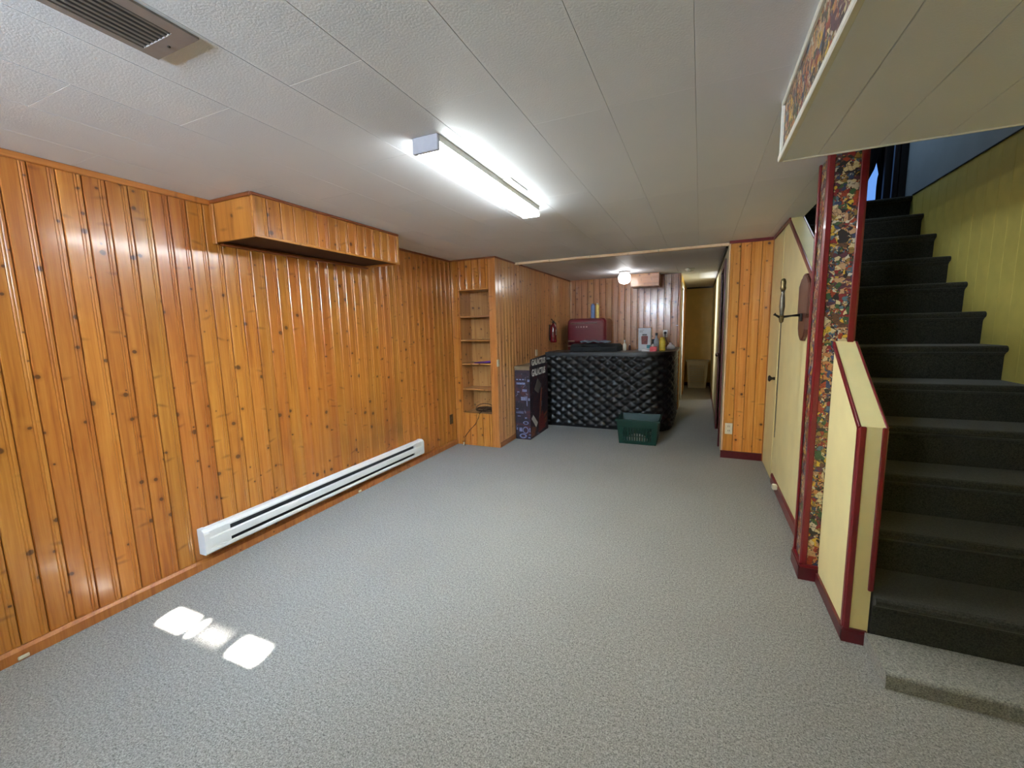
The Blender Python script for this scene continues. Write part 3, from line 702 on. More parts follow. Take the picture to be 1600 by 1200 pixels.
hprof(hy[0]+.02, hy[1]-.02, [(hxw+.012, .102), (hxw+.060, .102), (hxw+.066, .110), (hxw+.066, .129), (hxw+.058, .131), (hxw+.056, .112), (hxw+.012, .112)], 'bottom_rail', 'white')
hprof(hy[0]+.03, hy[1]-.03, [(hxw+.012, .115), (hxw+.040, .115), (hxw+.040, .232), (hxw+.012, .232)], 'element', 'fin')
for a, b in ((hy[0], hy[0]+.03), (hy[1]-.03, hy[1])):
    hprof(a, b, [(hxw, .100), (hxw+.058, .100), (hxw+.067, .110), (hxw+.067, .228), (hxw+.060, .244), (hxw+.042, .257), (hxw, .257)], 'end_cap', 'white')
for a, b in ((hy[0]+.03, hy[0]+.155), (hy[1]-.155, hy[1]-.03)):
    hprof(a, b, [(hxw+.045, .131), (hxw+.061, .131), (hxw+.061, .152), (hxw+.045, .152)], 'slot_filler', 'white')
    hprof(a, b, [(hxw+.045, .202), (hxw+.060, .202), (hxw+.060, .232), (hxw+.045, .232)], 'slot_filler', 'white')
for i, (yc, lab) in enumerate(((.655, 'small white cord clip on the baseboard near the left picture edge'), (2.685, 'small white cord clip on the baseboard below the heater'))):
    tag(MB().bbox(XL+.0185, XL+.026, yc-.018, yc+.018, .008, .024, .003).build('cord_clip', 'offwhite'), lab, 'clip', 'clips on the left baseboard')

# ------------------------------------------------------------------ ceiling fluorescent light
fx0, fx1, fy0, fy1 = -1.132, -1.006, 1.565, 2.775
fl = thing('fluorescent_light', 'lit white fluorescent tube fixture mounted on the ceiling', 'ceiling light', ((fx0+fx1)/2, 2.17, H))
MB().box(fx0, fx1, fy0+.018, fy1-.002, 2.172, H-.0005).build('housing', 'white', fl, (-1.07, 2.17, H))
MB().prism([(fx0+.012, 2.1395), (fx0+.016, 2.1385), (fx1-.016, 2.1385), (fx1-.012, 2.1395)], 'y', fy0+.018, fy1-.004).build('diffuser', 'tube', fl, (-1.07, 2.17, H))
MB().prism([(fx0+.003, 2.172), (fx0+.002, 2.15), (fx0+.012, 2.1396), (fx1-.012, 2.1396), (fx1-.002, 2.15), (fx1-.003, 2.172)], 'y', fy0+.018, fy1-.004).build('diffuser_side', 'tubeside', fl, (-1.07, 2.17, H))
MB().bbox(fx0, fx1, fy0, fy0+.018, 2.136, H-.0005, .003).build('end_cap', 'capgrey', fl, (-1.07, fy0, H))
MB().box(fx0+.004, fx1-.004, fy1-.004, fy1, 2.139, H-.0005).build('end_cap', 'tubeside', fl, (-1.07, fy1, H))
tag(MB().box(-1.000, -.952, 2.18, 2.42, H-.004, H-.0005).build('cable_cover', 'white'), 'thin white cover plate on the ceiling beside the fluorescent light', 'cover plate')

# globe light over the bar
gl = thing('globe_light', 'lit white glass globe light on the ceiling over the bar', 'ceiling light', (-1.06, 6.6, H))
MB().lathe([(.085, H-.0005), (.09, H-.012), (.07, H-.02), (.055, H-.03)], (-1.06, 6.6, 0), 20).build('canopy', 'metal', gl, (-1.06, 6.6, H))
MB().lathe([(.05, H-.028), (.075, H-.045), (.09, H-.075), (.09, H-.115), (.078, H-.155), (.045, H-.178), (.005, H-.186)], (-1.06, 6.6, 0), 22).build('globe', 'bulb', gl, (-1.06, 6.6, H))
for a in (0, 120, 240):
    c, s = math.cos(R(a+30)), math.sin(R(a+30))
    MB().tube([(-1.06+.05*c, 6.6+.05*s, H-.022), (-1.06+.085*c, 6.6+.085*s, H-.03), (-1.06+.092*c, 6.6+.092*s, H-.05)], .004, 6).build('clip', 'iron', gl, (-1.06, 6.6, H))
sm = thing('smoke_detector', 'round white smoke detector on the hall ceiling', 'smoke detector', (-.165, 6.85, H))
MB().lathe([(.066, H-.0005), (.066, H-.012), (.056, H-.02), (.052, H-.034), (.03, H-.042), (.002, H-.043)], (-.165, 6.85, 0), 22).build('body', 'offwhite', sm, (-.165, 6.85, H))
MB().lathe([(.012, H-.042), (.012, H-.047), (.001, H-.048)], (-.165, 6.85, 0), 10).build('test_button', 'white', sm, (-.165, 6.85, H))

# ceiling vent
vx0, vx1, vy0, vy1 = -1.455, -1.263, .36, .81
vt = thing('ceiling_vent', 'grey metal register vent with lengthwise louvres in the ceiling', 'vent', ((vx0+vx1)/2, (vy0+vy1)/2, H))
MB().box(vx0, vx1, vy1-.045, vy1, H-.006, H-.0005).box(vx0, vx1, vy0, vy0+.045, H-.006, H-.0005).box(vx0, vx0+.022, vy0+.045, vy1-.045, H-.006, H-.0005).box(vx1-.038, vx1, vy0+.045, vy1-.045, H-.006, H-.0005).build('frame', 'metal', vt, (vx0, vy0, H))
MB().box(vx0+.02, vx1-.036, vy0+.04, vy1-.04, H-.0018, H-.0006).build('throat', 'dark', vt, (vx0, vy0, H))
nl = 7
for i in range(nl):
    x = vx0+.03+(vx1-.05-vx0-.03)*i/(nl-1)
    MB().prism([(x-.001, H-.005), (x+.001, H-.005), (x+.003, H-.0022), (x+.001, H-.0022)], 'y', vy0+.042, vy1-.042).build('louvre', 'metal', vt, (vx0, vy0, H))
MB().lathe([(.005, H-.0055), (.004, H-.008), (.001, H-.0085)], (vx0+.09, vy1-.02, 0), 8).build('screw', 'iron', vt, (vx0, vy0, H))

# ------------------------------------------------------------------ wall plates and small wall items
def outlet(name, label, c, normal, mat, hole):
    t = thing(name, label, 'outlet', c); x, y, z = c
    def bx(a, b, h0, h1, d0, d1):
        if normal == '-y': return MB().bbox(x+a, x+b, y-d1, y-d0, z+h0, z+h1, .0015)
        return MB().bbox(x+d0, x+d1, y+a, y+b, z+h0, z+h1, .0015)
    bx(-.035, .035, -.058, .058, .0005, .006).build('plate', mat, t, c)
    for h in (-.022, .022):
        sk = bx(-.016, .016, h-.014, h+.014, .0055, .0085).build('socket', mat, t, c)
        bx(-.009, -.005, h-.005, h+.007, .0085, .0095).build('slot', hole, sk, c)
        bx(.005, .009, h-.005, h+.007, .0085, .0095).build('slot', hole, sk, c)
    return t
outlet('wall_outlet', 'cream wall outlet low on the pine pillar', (.303, YP, .312), '-y', 'offwhite', 'iron')
outlet('wall_outlet', 'dark brown wall outlet low on the left wall by the bookcase', (XL, 4.24, .33), '+x', 'brownplastic', 'blackplastic')
o = outlet('wall_outlet', 'cream wall outlet with a black plug behind the bar', (-.52, YBK, 1.25), '-y', 'offwhite', 'iron')
MB().lathe([(.022, 0), (.022, -.03), (.012, -.04)], (-.52, YBK-.009, 1.262), 12, 'y').build('plug', 'blackplastic', o, (-.52, YBK, 1.25))
tag(MB().tube([(-.52, YBK-.045, 1.255), (-.515, YBK-.07, 1.20), (-.48, YBK-.06, 1.10), (-.5, YBK-.05, 1.0)], .006, 6).build('power_cord', 'blackplastic'), 'thin black cord hanging from the outlet behind the bar', 'cord')
tag(MB().bbox(XB+.001, XB+.012, YB-.022, YB+.03, .965, 1.045, .003).build('corner_guard', 'offwhite'), 'small white corner guard on the bookcase edge', 'corner guard')
tag(MB().bbox(XB+.001, XB+.014, 5.58, 5.65, 1.0, 1.09, .004).build('light_switch', 'offwhite'), 'white switch plate on the pine wall at the bar end', 'switch')
tag(MB().bbox(-.36, -.325, YBK-.014, YBK-.001, 1.375, 1.385, .003).build('wall_hook', 'white'), 'small white hook on the pine wall behind the bar', 'hook')

# fire extinguisher on the left bar wall
fe = thing('fire_extinguisher', 'small red fire extinguisher hung on the pine wall by the bar', 'extinguisher', (XB, 6.22, 1.17))
ec = (XB+.062, 6.22, 0)
MB().lathe([(.03, 1.165), (.046, 1.17), (.05, 1.185), (.05, 1.39), (.042, 1.425), (.02, 1.445), (.018, 1.46)], ec, 20).build('cylinder', 'extred', fe, (XB, 6.22, 1.17))
MB().lathe([(.02, 1.46), (.02, 1.485), (.012, 1.495)], ec, 12).build('valve', 'iron', fe, (XB, 6.22, 1.17))
MB().tube([(ec[0], 6.22, 1.488), (ec[0], 6.17, 1.505), (ec[0], 6.13, 1.52)], .007, 6).tube([(ec[0], 6.22, 1.475), (ec[0], 6.15, 1.47)], .006, 6).build('handle', 'iron', fe, (XB, 6.22, 1.17))
MB().tube([(ec[0], 6.235, 1.475), (ec[0]+.02, 6.28, 1.46), (ec[0]+.02, 6.285, 1.38), (ec[0]+.01, 6.275, 1.30)], .008, 8).build('hose', 'blackplastic', fe, (XB, 6.22, 1.17))
MB().box(XB+.001, XB+.013, 6.195, 6.245, 1.2, 1.44).build('bracket', 'iron', fe, (XB, 6.22, 1.17))
MB().bbox(ec[0]+.047, ec[0]+.051, 6.19, 6.205, 1.28, 1.36, .001).build('label_sheet', 'offwhite', fe, (XB, 6.22, 1.17))

# ------------------------------------------------------------------ bar counter with quilted vinyl front
bar = thing('bar_counter', 'black bar counter with diamond-quilted vinyl front and rounded corner', 'bar', (-1.1, 5.9, 0))
X0, XE, YF, RC, YEND = -1.985, -.315, 5.655, .36, 6.95
def bar_path(off=0, n=14, ds=.0125):
    """points with outward normals along front, round corner and side"""
    pts = []
    L1 = XE-RC-X0; k = max(2, int(L1/ds))
    for i in range(k): pts.append((X0+L1*i/k, YF-off, 0, -1))
    k = max(4, int(RC*math.pi/2/ds))
    for i in range(k+1):
        a = -math.pi/2+math.pi/2*i/k; c, s = math.cos(a), math.sin(a)
        pts.append((XE-RC+(RC+off)*c, YF+RC+(RC+off)*s, c, s))
    L2 = YEND-YF-RC; k = max(2, int(L2/ds))
    for i in range(1, k+1): pts.append((XE+off, YF+RC+L2*i/k, 1, 0))
    return pts
P = bar_path(); arc = [0]
for a, b in zip(P[:-1], P[1:]): arc.append(arc[-1]+math.hypot(b[0]-a[0], b[1]-a[1]))
DW, DH, ZB, ZT = .158, .112, .012, 1.012
nz = 84; vs = []; fs = []
for j in range(nz+1):
    z = ZB+(ZT-ZB)*j/nz
    for (x, y, nx, ny), s in zip(P, arc):
        u, v = s/DW+z/DH, s/DW-z/DH
        du, dv = abs(u-round(u)), abs(v-round(v))
        h = min(1, 2.6*min(du, dv))**.6*.8+.2*math.sin(math.pi*min(.5, du))*math.sin(math.pi*min(.5, dv))
        edge = min(1, (z-ZB)/.02, (ZT-z)/.02)
        d = .026*h*max(0, edge)
        vs.append((x+nx*d, y+ny*d, z))
n = len(P)
for j in range(nz):
    for i in range(n-1): a = j*n+i; fs.append((a, a+1, a+n+1, a+n))
MB().add(vs, fs, True).build('quilted_front', 'vinyl', bar, (-1.1, 5.9, 0))
def slab(off_out, depth, z0, z1, name, mat, ds=.05):
    o = [(p[0], p[1]) for p in bar_path(off_out, ds=ds)]
    if depth < RC: inner = [(p[0], p[1]) for p in reversed(bar_path(-depth, ds=ds))]
    else: inner = [(XE-depth, YEND), (XE-depth, YF+depth), (X0, YF+depth)]
    return MB().prism(o+inner, 'z', z0, z1).build(name, mat, bar, (-1.1, 5.9, 0))
slab(-.006, .07, .0, 1.0, 'carcass', 'blacktop')
slab(.045, .52, 1.022, 1.052, 'counter_top', 'blacktop')
slab(.034, .06, 1.002, 1.022, 'top_rail', 'vinyl')

# ------------------------------------------------------------------ fridge behind the bar
fg = thing('retro_fridge', 'dark red retro fridge with rounded top behind the bar', 'fridge', (-1.70, 7.05, 0))
def rr(x0, x1, z0, z1, r, n=6):
    p = [(x0, z0), (x1, z0)]
    for k in range(n+1): a = math.pi/2*k/n; p.append((x1-r+r*math.cos(a), z1-r+r*math.sin(a)))
    for k in range(n+1): a = math.pi/2+math.pi/2*k/n; p.append((x0+r+r*math.cos(a), z1-r+r*math.sin(a)))
    return p
F0, F1 = -2.015, -1.375
MB().prism(rr(F0, F1, .02, 1.53, .07), 'y', 6.86, 7.33).build('body', 'fridge', fg, (-1.7, 7.05, 0))
def fdoor(z0, z1, rtop, nm):
    def ring(i, yy): return [(x, yy, z) for x, z in rr(F0+.006+i, F1-.006-i, z0+i, z1-i, rtop)]
    return MB().loft([ring(0, 6.858), ring(0, 6.83), ring(.012, 6.80), ring(.035, 6.792)]).build(nm, 'fridge', fg, (-1.7, 6.8, z0))
fd1 = fdoor(1.13, 1.524, .065, 'freezer_door'); fd2 = fdoor(.06, 1.12, .02, 'fridge_door')
MB().bbox(F0+.06, F1-.14, 6.782, 6.793, 1.447, 1.456, .002).build('chrome_strip', 'chrome', fd1, (-1.7, 6.8, 1.4))
for i, (x, wd) in enumerate(((-1.86, .012), (-1.825, .012), (-1.785, .02), (-1.74, .02), (-1.695, .022))):
    MB().box(x, x+wd, 6.789, 6.793, 1.38, 1.402).build('emblem', 'mark', fd1, (x, 6.79, 1.38))
MB().bbox(F0+.03, F0+.14, 6.762, 6.79, 1.15, 1.175, .006).build('door_handle', 'chrome', fd1, (F0, 6.78, 1.16))
MB().bbox(F0+.03, F0+.14, 6.762, 6.79, 1.07, 1.095, .006).build('door_handle', 'chrome', fd2, (F0, 6.78, 1.07))
for x in (F0+.06, F1-.06):
    MB().lathe([(.02, 0), (.02, .022)], (x, 6.95, 0), 10).build('foot', 'blackplastic', fg, (x, 6.95, 0))
    MB().lathe([(.02, 0), (.02, .022)], (x, 7.25, 0), 10).build('foot', 'blackplastic', fg, (x, 7.25, 0))
def can(name, label, c, r, h, mat, capmat):
    t = thing(name, label, 'can', c)
    MB().lathe([(r*.95, c[2]), (r, c[2]+.006), (r, c[2]+h*.86), (r*.8, c[2]+h*.9)], (c[0], c[1], 0), 18).build('body', mat, t, c)
    MB().lathe([(r*.7, c[2]+h*.88), (r*.7, c[2]+h*.98), (r*.6, c[2]+h)], (c[0], c[1], 0), 14).build('cap', capmat, t, c)
can('spray_can', 'pale blue spray can standing on the fridge', (-1.635, 7.02, 1.531), .034, .235, 'blue', 'blue')
can('spray_can', 'pale yellow spray can standing on the fridge', (-1.56, 7.02, 1.531), .028, .245, 'paleyellow', 'offwhite')

# ------------------------------------------------------------------ things on the bar top
TB = 1.0525
cs = thing('soft_case', 'long black soft case lying on the bar top', 'case', (-1.35, 6.0, TB))
def case_ring(x, k): 
    return [(x, 5.86+k, TB), (x, 6.16-k, TB), (x, 6.17-k, TB+.06), (x, 6.14-k, TB+.098-k), (x, 6.0, TB+.105-k), (x, 5.88+k, TB+.098-k), (x, 5.85+k, TB+.06)]
MB().loft([case_ring(-1.70, .03), case_ring(-1.68, .006), case_ring(-1.5, 0), case_ring(-1.2, 0), case_ring(-1.03, .004), case_ring(-1.0, .03)]).build('body', 'bag', cs, (-1.35, 6.0, TB))
MB().tube([(-1.55, 5.855, TB+.07), (-1.5, 5.83, TB+.085), (-1.3, 5.83, TB+.085), (-1.25, 5.855, TB+.07)], .009, 6).build('carry_handle', 'blackplastic', cs, (-1.35, 6, TB))
MB().tube([(-1.69, 5.853, TB+.05), (-1.01, 5.853, TB+.05)], .003, 6).build('zipper', 'iron', cs, (-1.35, 6, TB))
tv = []; nn = 18; mm = 8
for j in range(mm+1):
    for i in range(nn+1):
        x = -1.56+.40*i/nn; y = 5.90+.2*j/mm
        tv.append((x, y, TB+.128+.018*abs(math.sin(i*.55+.3))*(1-abs(i/nn-.35))+.008*math.sin(j*1.3+i*.7)))
tfs = [(j*(nn+1)+i, j*(nn+1)+i+1, (j+1)*(nn+1)+i+1, (j+1)*(nn+1)+i) for j in range(mm) for i in range(nn)]
N = len(tv); tv2 = [(x, y, z-.012) for x, y, z in tv]
rim = [(i, i+1, i+1+N, i+N) for i in range(nn)]+[(mm*(nn+1)+i, mm*(nn+1)+i+1, mm*(nn+1)+i+1+N, mm*(nn+1)+i+N) for i in range(nn)]+[(j*(nn+1), (j+1)*(nn+1), (j+1)*(nn+1)+N, j*(nn+1)+N) for j in range(mm)]+[(j*(nn+1)+nn, (j+1)*(nn+1)+nn, (j+1)*(nn+1)+nn+N, j*(nn+1)+nn+N) for j in range(mm)]
tag(MB().add(tv+tv2, tfs+[tuple(a+N for a in f) for f in tfs]+rim, True).build('crumpled_cloth', 'cloth'), 'crumpled grey-blue cloth lying on the black case', 'cloth')
def bottle(name, label, c, r, h, mat, capmat, cat='bottle', neck=.4):
    t = thing(name, label, cat, c); z = c[2]
    MB().lathe([(r*.9, z), (r, z+.008), (r, z+h*.55), (r*.75, z+h*.66), (r*neck, z+h*.74), (r*neck, z+h*.9)], (c[0], c[1], 0), 18).build('body', mat, t, c)
    MB().lathe([(r*neck*1.15, z+h*.86), (r*neck*1.15, z+h*.98), (r*neck*.9, z+h)], (c[0], c[1], 0), 14).build('cap', capmat, t, c)
bottle('bottle', 'small white bottle right of the black case on the bar', (-.955, 6.02, TB), .024, .145, 'offwhite', 'white')
bottle('bottle', 'tiny brown bottle right of the white bottle on the bar', (-.895, 6.08, TB), .018, .085, 'wood_dark', 'offwhite')
wbx = thing('product_box', 'tall white product box with a red jar picture on the bar', 'box', (-.69, 6.07, TB))
MB().bbox(-.772, -.61, 6.02, 6.13, TB, TB+.305, .002).build('carton', 'cardwhite', wbx, (-.69, 6.07, TB))
MB().box(-.772, -.61, 6.02, 6.13, TB+.3052, TB+.307).build('top_flap', 'cardgrey', wbx, (-.69, 6.07, TB))
MB().prism([(-.728, TB+.085), (-.652, TB+.085), (-.646, TB+.19), (-.66, TB+.2), (-.72, TB+.2), (-.734, TB+.19)], 'y', 6.017, 6.0198).build('jar_picture', 'redprint', wbx, (-.69, 6.02, TB))
MB().prism([(-.718, TB+.207), (-.662, TB+.207), (-.658, TB+.222), (-.722, TB+.222)], 'y', 6.017, 6.0198).build('lid_picture', 'iron', wbx, (-.69, 6.02, TB))
for z, x1 in ((.276, -.70), (.258, -.715), (.248, -.71)):
    MB().box(-.758, x1, 6.0175, 6.0198, TB+z, TB+z+.005).build('text_line', 'cardgrey', wbx, (-.69, 6.02, TB))
MB().box(-.66, -.612, 6.0165, 6.0198, TB+.03, TB+.075).build('corner_print', 'teal', wbx, (-.69, 6.02, TB))
tag(MB().bbox(-.70, -.60, 5.80, 5.93, TB, TB+.022, .002).build('paper_stack', 'paper'), 'small stack of white paper in front of the white box', 'papers')
pk = thing('tissue_box', 'small pink carton on the bar between white box and yellow bottle', 'box', (-.555, 5.86, TB))
MB().bbox(-.598, -.515, 5.81, 5.91, TB, TB+.062, .003).build('carton', 'pink', pk, (-.555, 5.86, TB))
MB().lathe([(.02, TB+.061), (.018, TB+.075), (.008, TB+.095), (.002, TB+.098)], (-.565, 5.86, 0), 9).build('tissue', 'paper', pk, (-.555, 5.86, TB))
bottle('bottle', 'clear bottle with a tall dark cap behind the pink carton', (-.54, 6.06, TB), .034, .235, 'glass', 'blackplastic', neck=.42)
bottle('bottle', 'dark squat bottle beside the white box on the bar', (-.592, 6.17, TB), .03, .15, 'blackplastic', 'blackplastic', neck=.6)
yb = thing('squeeze_bottle', 'yellow squeeze bottle on the bar corner', 'bottle', (-.455, 5.98, TB))
MB().lathe([(.036, TB), (.038, TB+.01), (.036, TB+.06), (.038, TB+.12), (.034, TB+.15), (.02, TB+.158)], (-.455, 5.98, 0), 18, sx=1, sy=.7).build('body', 'yellow', yb, (-.455, 5.98, TB))
MB().lathe([(.03, TB+.156), (.03, TB+.175), (.012, TB+.182)], (-.455, 5.98, 0), 14).build('cap', 'yellow', yb, (-.455, 5.98, TB))
bg = MB()
bag_r = []
for j, (r, h) in enumerate(((.045, 0), (.055, .012), (.05, .04), (.032, .06), (.016, .075), (.02, .09), (.004, .094))):
    bag_r.append([(-.375+r*(1+.18*math.sin(3*a+j))*math.cos(a), 6.35+r*(1+.18*math.cos(2*a+j*2))*math.sin(a), TB+h) for a in [2*math.pi*i/16 for i in range(16)]])
tag(MB().loft(bag_r, True).build('crumpled_bag', 'paper'), 'crumpled white bag at the rounded end of the bar', 'bag')

# ------------------------------------------------------------------ tall printed box beside the bar
gx0, gx1, gy0, gy1, gz = -2.105, -1.903, 4.80, 5.47, .925
gb = thing('printed_box', 'tall dark printed cardboard box standing against the pine wall beside the bar', 'box', ((gx0+gx1)/2, 5.1, 0))
go = ((gx0+gx1)/2, 5.1, 0)
MB().bbox(gx0, gx1, gy0, gy1, .0, gz, .003).build('carton', 'boxprint', gb, go)
MB().box(gx0, gx1, gy0-.0035, gy0, gz-.045, gz+.0).build('front_flap', 'cardboard', gb, go)
MB().box(gx0, gx1-.004, gy0, gy1, gz+.0005, gz+.004).build('top_flap', 'cardboard', gb, go)
MB().prism([(gy0+.02, gz), (gy1-.03, gz), (gy1-.06, gz+.115), (gy0+.03, gz+.085)], 'x', gx1-.003, gx1).build('side_flap', 'boxprint', gb, go)
for z, yy, sz in ((gz+.006, gy0+.07, .12), (gz-.13, gy0+.07, .14)):
    me = text_mesh('title_print', 'GALACTUS', 'printgrey', sz)
    wdt = max(v.co.x for v in me.vertices)
    o = link('title_print', me, gb, (gx1+.0015, yy, z)); o.rotation_euler = Matrix(((0, 0, 1), (1, 0, 0), (0, 1, 0))).to_euler()
    o.scale = (.50/wdt, .86, 1)
pr_ = [  # flat print on the narrow front face: x0,x1,z0,z1 relative
    (.02, .045, .755, .77), (.06, .085, .755, .77), (.10, .125, .755, .77), (.02, .14, .70, .725), (.17, .20, .735, .765), (.10, .16, .61, .64),
    (.03, .06, .60, .612), (.08, .15, .50, .545), (.155, .165, .43, .56), (.175, .20, .50, .53), (.01, .04, .385, .395), (.01, .11, .335, .345), (.01, .11, .355, .36), (.03, .07, .295, .302),
    (.13, .155, .27, .285), (.05, .09, .10, .15), (.01, .03, .12, .15), (.185, .20, .10, .15), (.17, .20, .02, .035), (.18, .205, .06, .07)]
for a, b, c, d in pr_:
    MB().box(gx0+a, gx0+b, gy0-.0015, gy0-.0002, c, d).build('front_print', 'printblue', gb, go)
def ringp(cx, cz, rx, rz, t):
    n = 18; v = []; f = []
    for i in range(n):
        a = 2*math.pi*i/n
        for k in (1, 1-t):
            for yy in (gy0-.0016, gy0-.0002): v.append((gx0+cx+rx*k*math.cos(a), yy, cz+rz*k*math.sin(a)))
    for i in range(n):
        j = (i+1) % n
        a, b = i*4, j*4
        f += [(a, b, b+2, a+2), (a+1, a+3, b+3, b+1), (a, a+1, b+1, b), (a+2, b+2, b+3, a+3)]
    MB().add(v, f).build('front_print', 'printblue', gb, go)
ringp(.14, .215, .038, .022, .35); ringp(.10, .045, .05, .03, .4); ringp(.135, .12, .04, .045, .25)
# abstract art on the long side
for pts, m_ in (([(.30, .18), (.36, .17), (.44, .60), (.40, .62)], 'printorange'), ([(.04, .26), (.10, .30), (.26, .17), (.20, .12)], 'printgrey'), ([(.5, .08), (.62, .12), (.62, .20), (.5, .16)], 'printorange'),
                 ([(.5, .19), (.62, .23), (.62, .27), (.5, .23)], 'printorange'), ([(.02, .03), (.14, .03), (.20, .12), (.05, .16)], 'printorange'), ([(.28, .03), (.56, .05), (.46, .30), (.30, .20)], 'redprint'), ([(.15, .62), (.28, .75), (.40, .66), (.30, .55)], 'cardgrey')):
    MB().prism([(gy0+a, b) for a, b in pts], 'x', gx1-.0002, gx1+.0012).build('side_print', m_, gb, go)

# ------------------------------------------------------------------ laundry baskets
def basket(name, label, c, wb_, db_, wt_, dt_, h, mat, cols, rows, band, rim):
    """tapered basket with real openings: walls made of bars around holes"""
    t = thing(name, label, 'laundry basket', c); x, y, z0 = c
    def corner(f, s, e): # point at height f, side param
        w_, d_ = wb_+(wt_-wb_)*f, db_+(dt_-db_)*f
        return w_/2, d_/2
    th = .004
    def wallpt(side, u, f, out=0):
        hw_, hd_ = corner(f, 0, 0); hw_ += out; hd_ += out
        if side == 0: return (x-hw_+2*hw_*u, y-hd_, z0+h*f)
        if side == 1: return (x+hw_, y-hd_+2*hd_*u, z0+h*f)
        if side == 2: return (x+hw_-2*hw_*u, y+hd_, z0+h*f)
        return (x-hw_, y+hd_-2*hd_*u, z0+h*f)
    def patch(m, s, u0, u1, f0, f1):
        q = [(u0, f0), (u1, f0), (u1, f1), (u0, f1)]
        vs = [wallpt(s, u, f) for u, f in q]+[wallpt(s, u, f, -th) for u, f in q]
        m.add(vs, [(0, 1, 2, 3), (7, 6, 5, 4), (0, 4, 5, 1), (1, 5, 6, 2), (2, 6, 7, 3), (3, 7, 4, 0)])
    for s in range(4):
        m = MB(); nc = cols if s % 2 == 0 else max(3, int(cols*db_/wb_))
        patch(m, s, 0, 1, 0, band[0]); patch(m, s, 0, 1, band[1], 1)
        patch(m, s, 0, .13, band[0], band[1]); patch(m, s, .87, 1, band[0], band[1])
        for i in range(1, nc):
            u = .13+.74*i/nc; patch(m, s, u-.2/nc, u+.2/nc, band[0], band[1])
        for j in range(1, rows):
            f = band[0]+(band[1]-band[0])*j/rows; patch(m, s, .13, .87, f-.018, f+.018)
        m.build('side_wall', mat, t, c)
    MB().box(x-wb_/2, x+wb_/2, y-db_/2, y+db_/2, z0, z0+.005).build('bottom', mat, t, c)
    hw_, hd_ = wt_/2, dt_/2; r = MB()
    for a, b, cc, d in ((-hw_-rim, hw_+rim, -hd_-rim, -hd_), (-hw_-rim, hw_+rim, hd_, hd_+rim), (-hw_-rim, -hw_, -hd_, hd_), (hw_, hw_+rim, -hd_, hd_)):
        r.box(x+a, x+b, y+cc, y+d, z0+h-.018, z0+h)
    r.build('rim', mat, t, c)
    return t
gbk = basket('laundry_basket', 'dark green plastic laundry basket on the carpet in front of the bar', (-.64, 5.19, 0), .42, .34, .475, .40, .30, 'green', 11, 3, (.14, .68), .014)
tag(MB().lathe([(.05, .0055), (.09, .0065), (.10, .03), (.085, .06), (.045, .085), (.004, .09)], (-.66, 5.16, 0), 16, sx=1.25).build('white_laundry', 'paper'), 'white cloth bundle inside the green basket', 'laundry')
basket('laundry_basket', 'tall off-white laundry hamper at the end of the hall', (-.03, 10.15, 0), .36, .28, .43, .34, .60, 'whiteplastic', 8, 8, (.12, .82), .016)

# ------------------------------------------------------------------ bookcase contents
tag(stick('purple_folder', 'purple', None, (-2.43, YB+.11, 1.004), (-2.225, YB+.11, 1.016), .008, .22), 'purple folder lying on the middle shelf of the bookcase', 'folder')
cc = []
for i in range(150):
    a = i/150*2*math.pi*5.3; k = 1+.12*math.sin(i*.37)
    cc.append((-2.365+.115*k*math.cos(a)+.01*math.sin(i*.2), YB+.12+.085*k*math.sin(a), sz0+.010+.006*(i//30)+.014*abs(math.sin(a*.5+.4*(i//30)))))
for p in ((-2.36, YB+.02, sz0+.02), (-2.37, YB-.012, sz0+.004), (-2.385, YB-.014, sz0-.05), (-2.43, YB-.013, sz0-.13), (-2.52, YB-.013, sz0-.22), (-2.575, YB-.014, sz0-.29), (-2.585, YB-.016, .05), (-2.585, YB-.03, .006), (-2.565, YB-.05, .005)): cc.append(p)
loop = [(-2.37+.12*math.cos(t), YB+.13+.02*math.sin(t*2), sz0+.012+.085*max(0, math.sin(t))) for t in [math.pi*i/16 for i in range(17)]]
tag(MB().tube(cc, .0045, 6).tube(loop, .0045, 6).build('coiled_cable', 'cord'), 'dark cable coiled on the bottom shelf with its end hanging to the floor', 'cable')
tag(MB().bbox(-2.60, -2.585, YB-.035, YB-.02, .0, .035, .002).build('cable_plug', 'offwhite'), 'small pale cable plug on the carpet below the bookcase', 'plug')

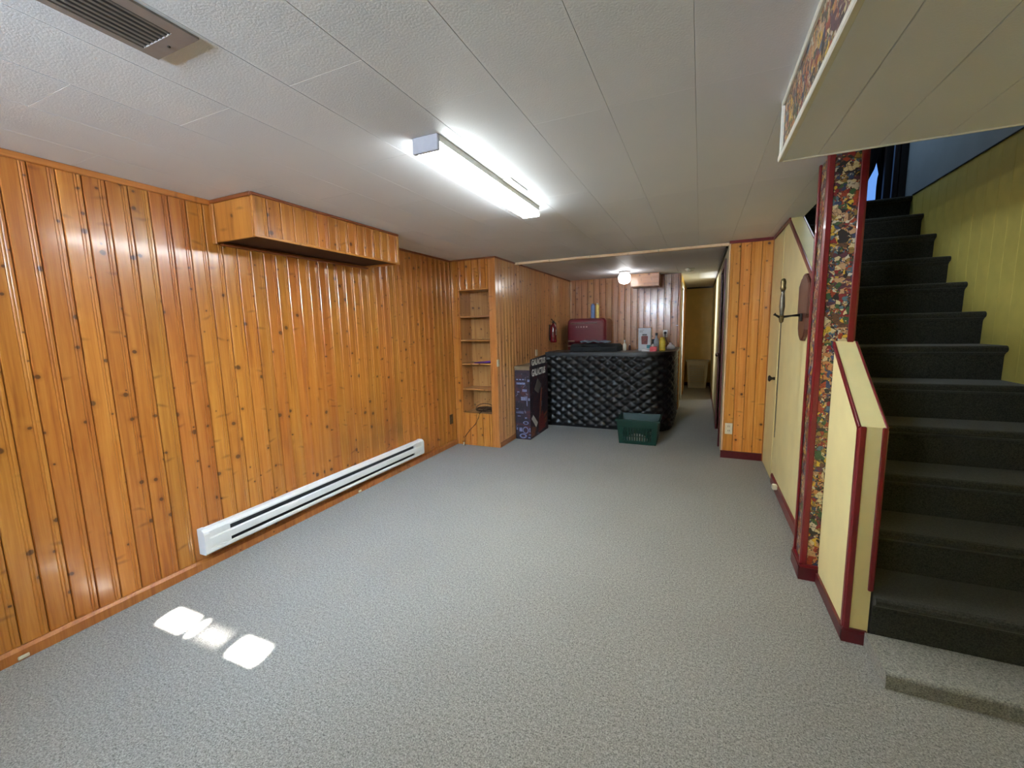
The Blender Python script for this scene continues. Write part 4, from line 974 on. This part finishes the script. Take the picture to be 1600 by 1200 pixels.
# ------------------------------------------------------------------ sword and plaque on the closet wall
pq = []
ya, yb2, z0_, z1_ = 3.135, 3.415, 1.275, 1.70
ycn, hw_ = (ya+yb2)/2, (yb2-ya)/2
shape = [(0, 1.0), (.22, .995), (.35, .965), (.55, .95), (.8, .89), (1.0, .84), (1.0, .40), (.82, .37), (.72, .34), (.72, .17), (.5, .06), (.2, 0), (0, 0)]
poly = [(ycn+hw_*a, z0_+(z1_-z0_)*b) for a, b in shape]+[(ycn-hw_*a, z0_+(z1_-z0_)*b) for a, b in reversed(shape[1:-1])]
pl = thing('wall_plaque', 'dark wooden shield plaque on the cream closet wall', 'plaque', (cw0, ycn, 1.48))
def inset(pp, k): return [(ycn+(a-ycn)*k, 1.4875+(b-1.4875)*k) for a, b in pp]
MB().loft([[(cw0-.001, a, b) for a, b in poly], [(cw0-.018, a, b) for a, b in poly], [(cw0-.024, a, b) for a, b in inset(poly, .95)]]).build('board', 'wood_dark', pl, (cw0, ycn, 1.48))
MB().bbox(cw0-.036, cw0-.0245, ycn-.03, ycn+.03, 1.40, 1.45, .003).build('bracket', 'iron', pl, (cw0, ycn, 1.48))
sw = thing('ornamental_sword', 'ornamental sword hanging point down in front of the wooden plaque', 'sword', (.485, ycn, 1.42))
so = (.485, ycn, 1.42)
MB().lathe([(.004, 1.678), (.011, 1.674), (.016, 1.655), (.014, 1.63), (.017, 1.615), (.012, 1.60)], (.485, ycn, 0), 14).build('pommel', 'brass', sw, so)
MB().lathe([(.012, 1.60), (.010, 1.585), (.013, 1.56), (.015, 1.53), (.0165, 1.50), (.014, 1.475), (.011, 1.455), (.012, 1.44)], (.485, ycn, 0), 14).build('grip', 'steel', sw, so)
MB().tube([(.443, ycn, 1.452), (.452, ycn, 1.444), (.47, ycn, 1.432), (.50, ycn, 1.432), (.54, ycn, 1.437), (.585, ycn, 1.44)], [.010, .006, .008, .008, .006, .009], 8).build('crossguard', 'iron', sw, so)
MB().lathe([(.014, 1.44), (.015, 1.42), (.012, 1.40), (.004, 1.39)], (.485, ycn, 0), 12).build('collar', 'brass', sw, so)
MB().loft([[(.485-.0025, ycn, .62), (.485, ycn-.002, .62), (.485+.0025, ycn, .62), (.485, ycn+.002, .62)], [(.485-.003, ycn, .70), (.485, ycn-.011, .70), (.485+.003, ycn, .70), (.485, ycn+.011, .70)], [(.485-.003, ycn, 1.395), (.485, ycn-.016, 1.395), (.485+.003, ycn, 1.395), (.485, ycn+.016, 1.395)]]).build('blade', 'steel', sw, so)

# tidy helper properties
for o in bpy.data.objects:
    if '_org' in o: del o['_org']
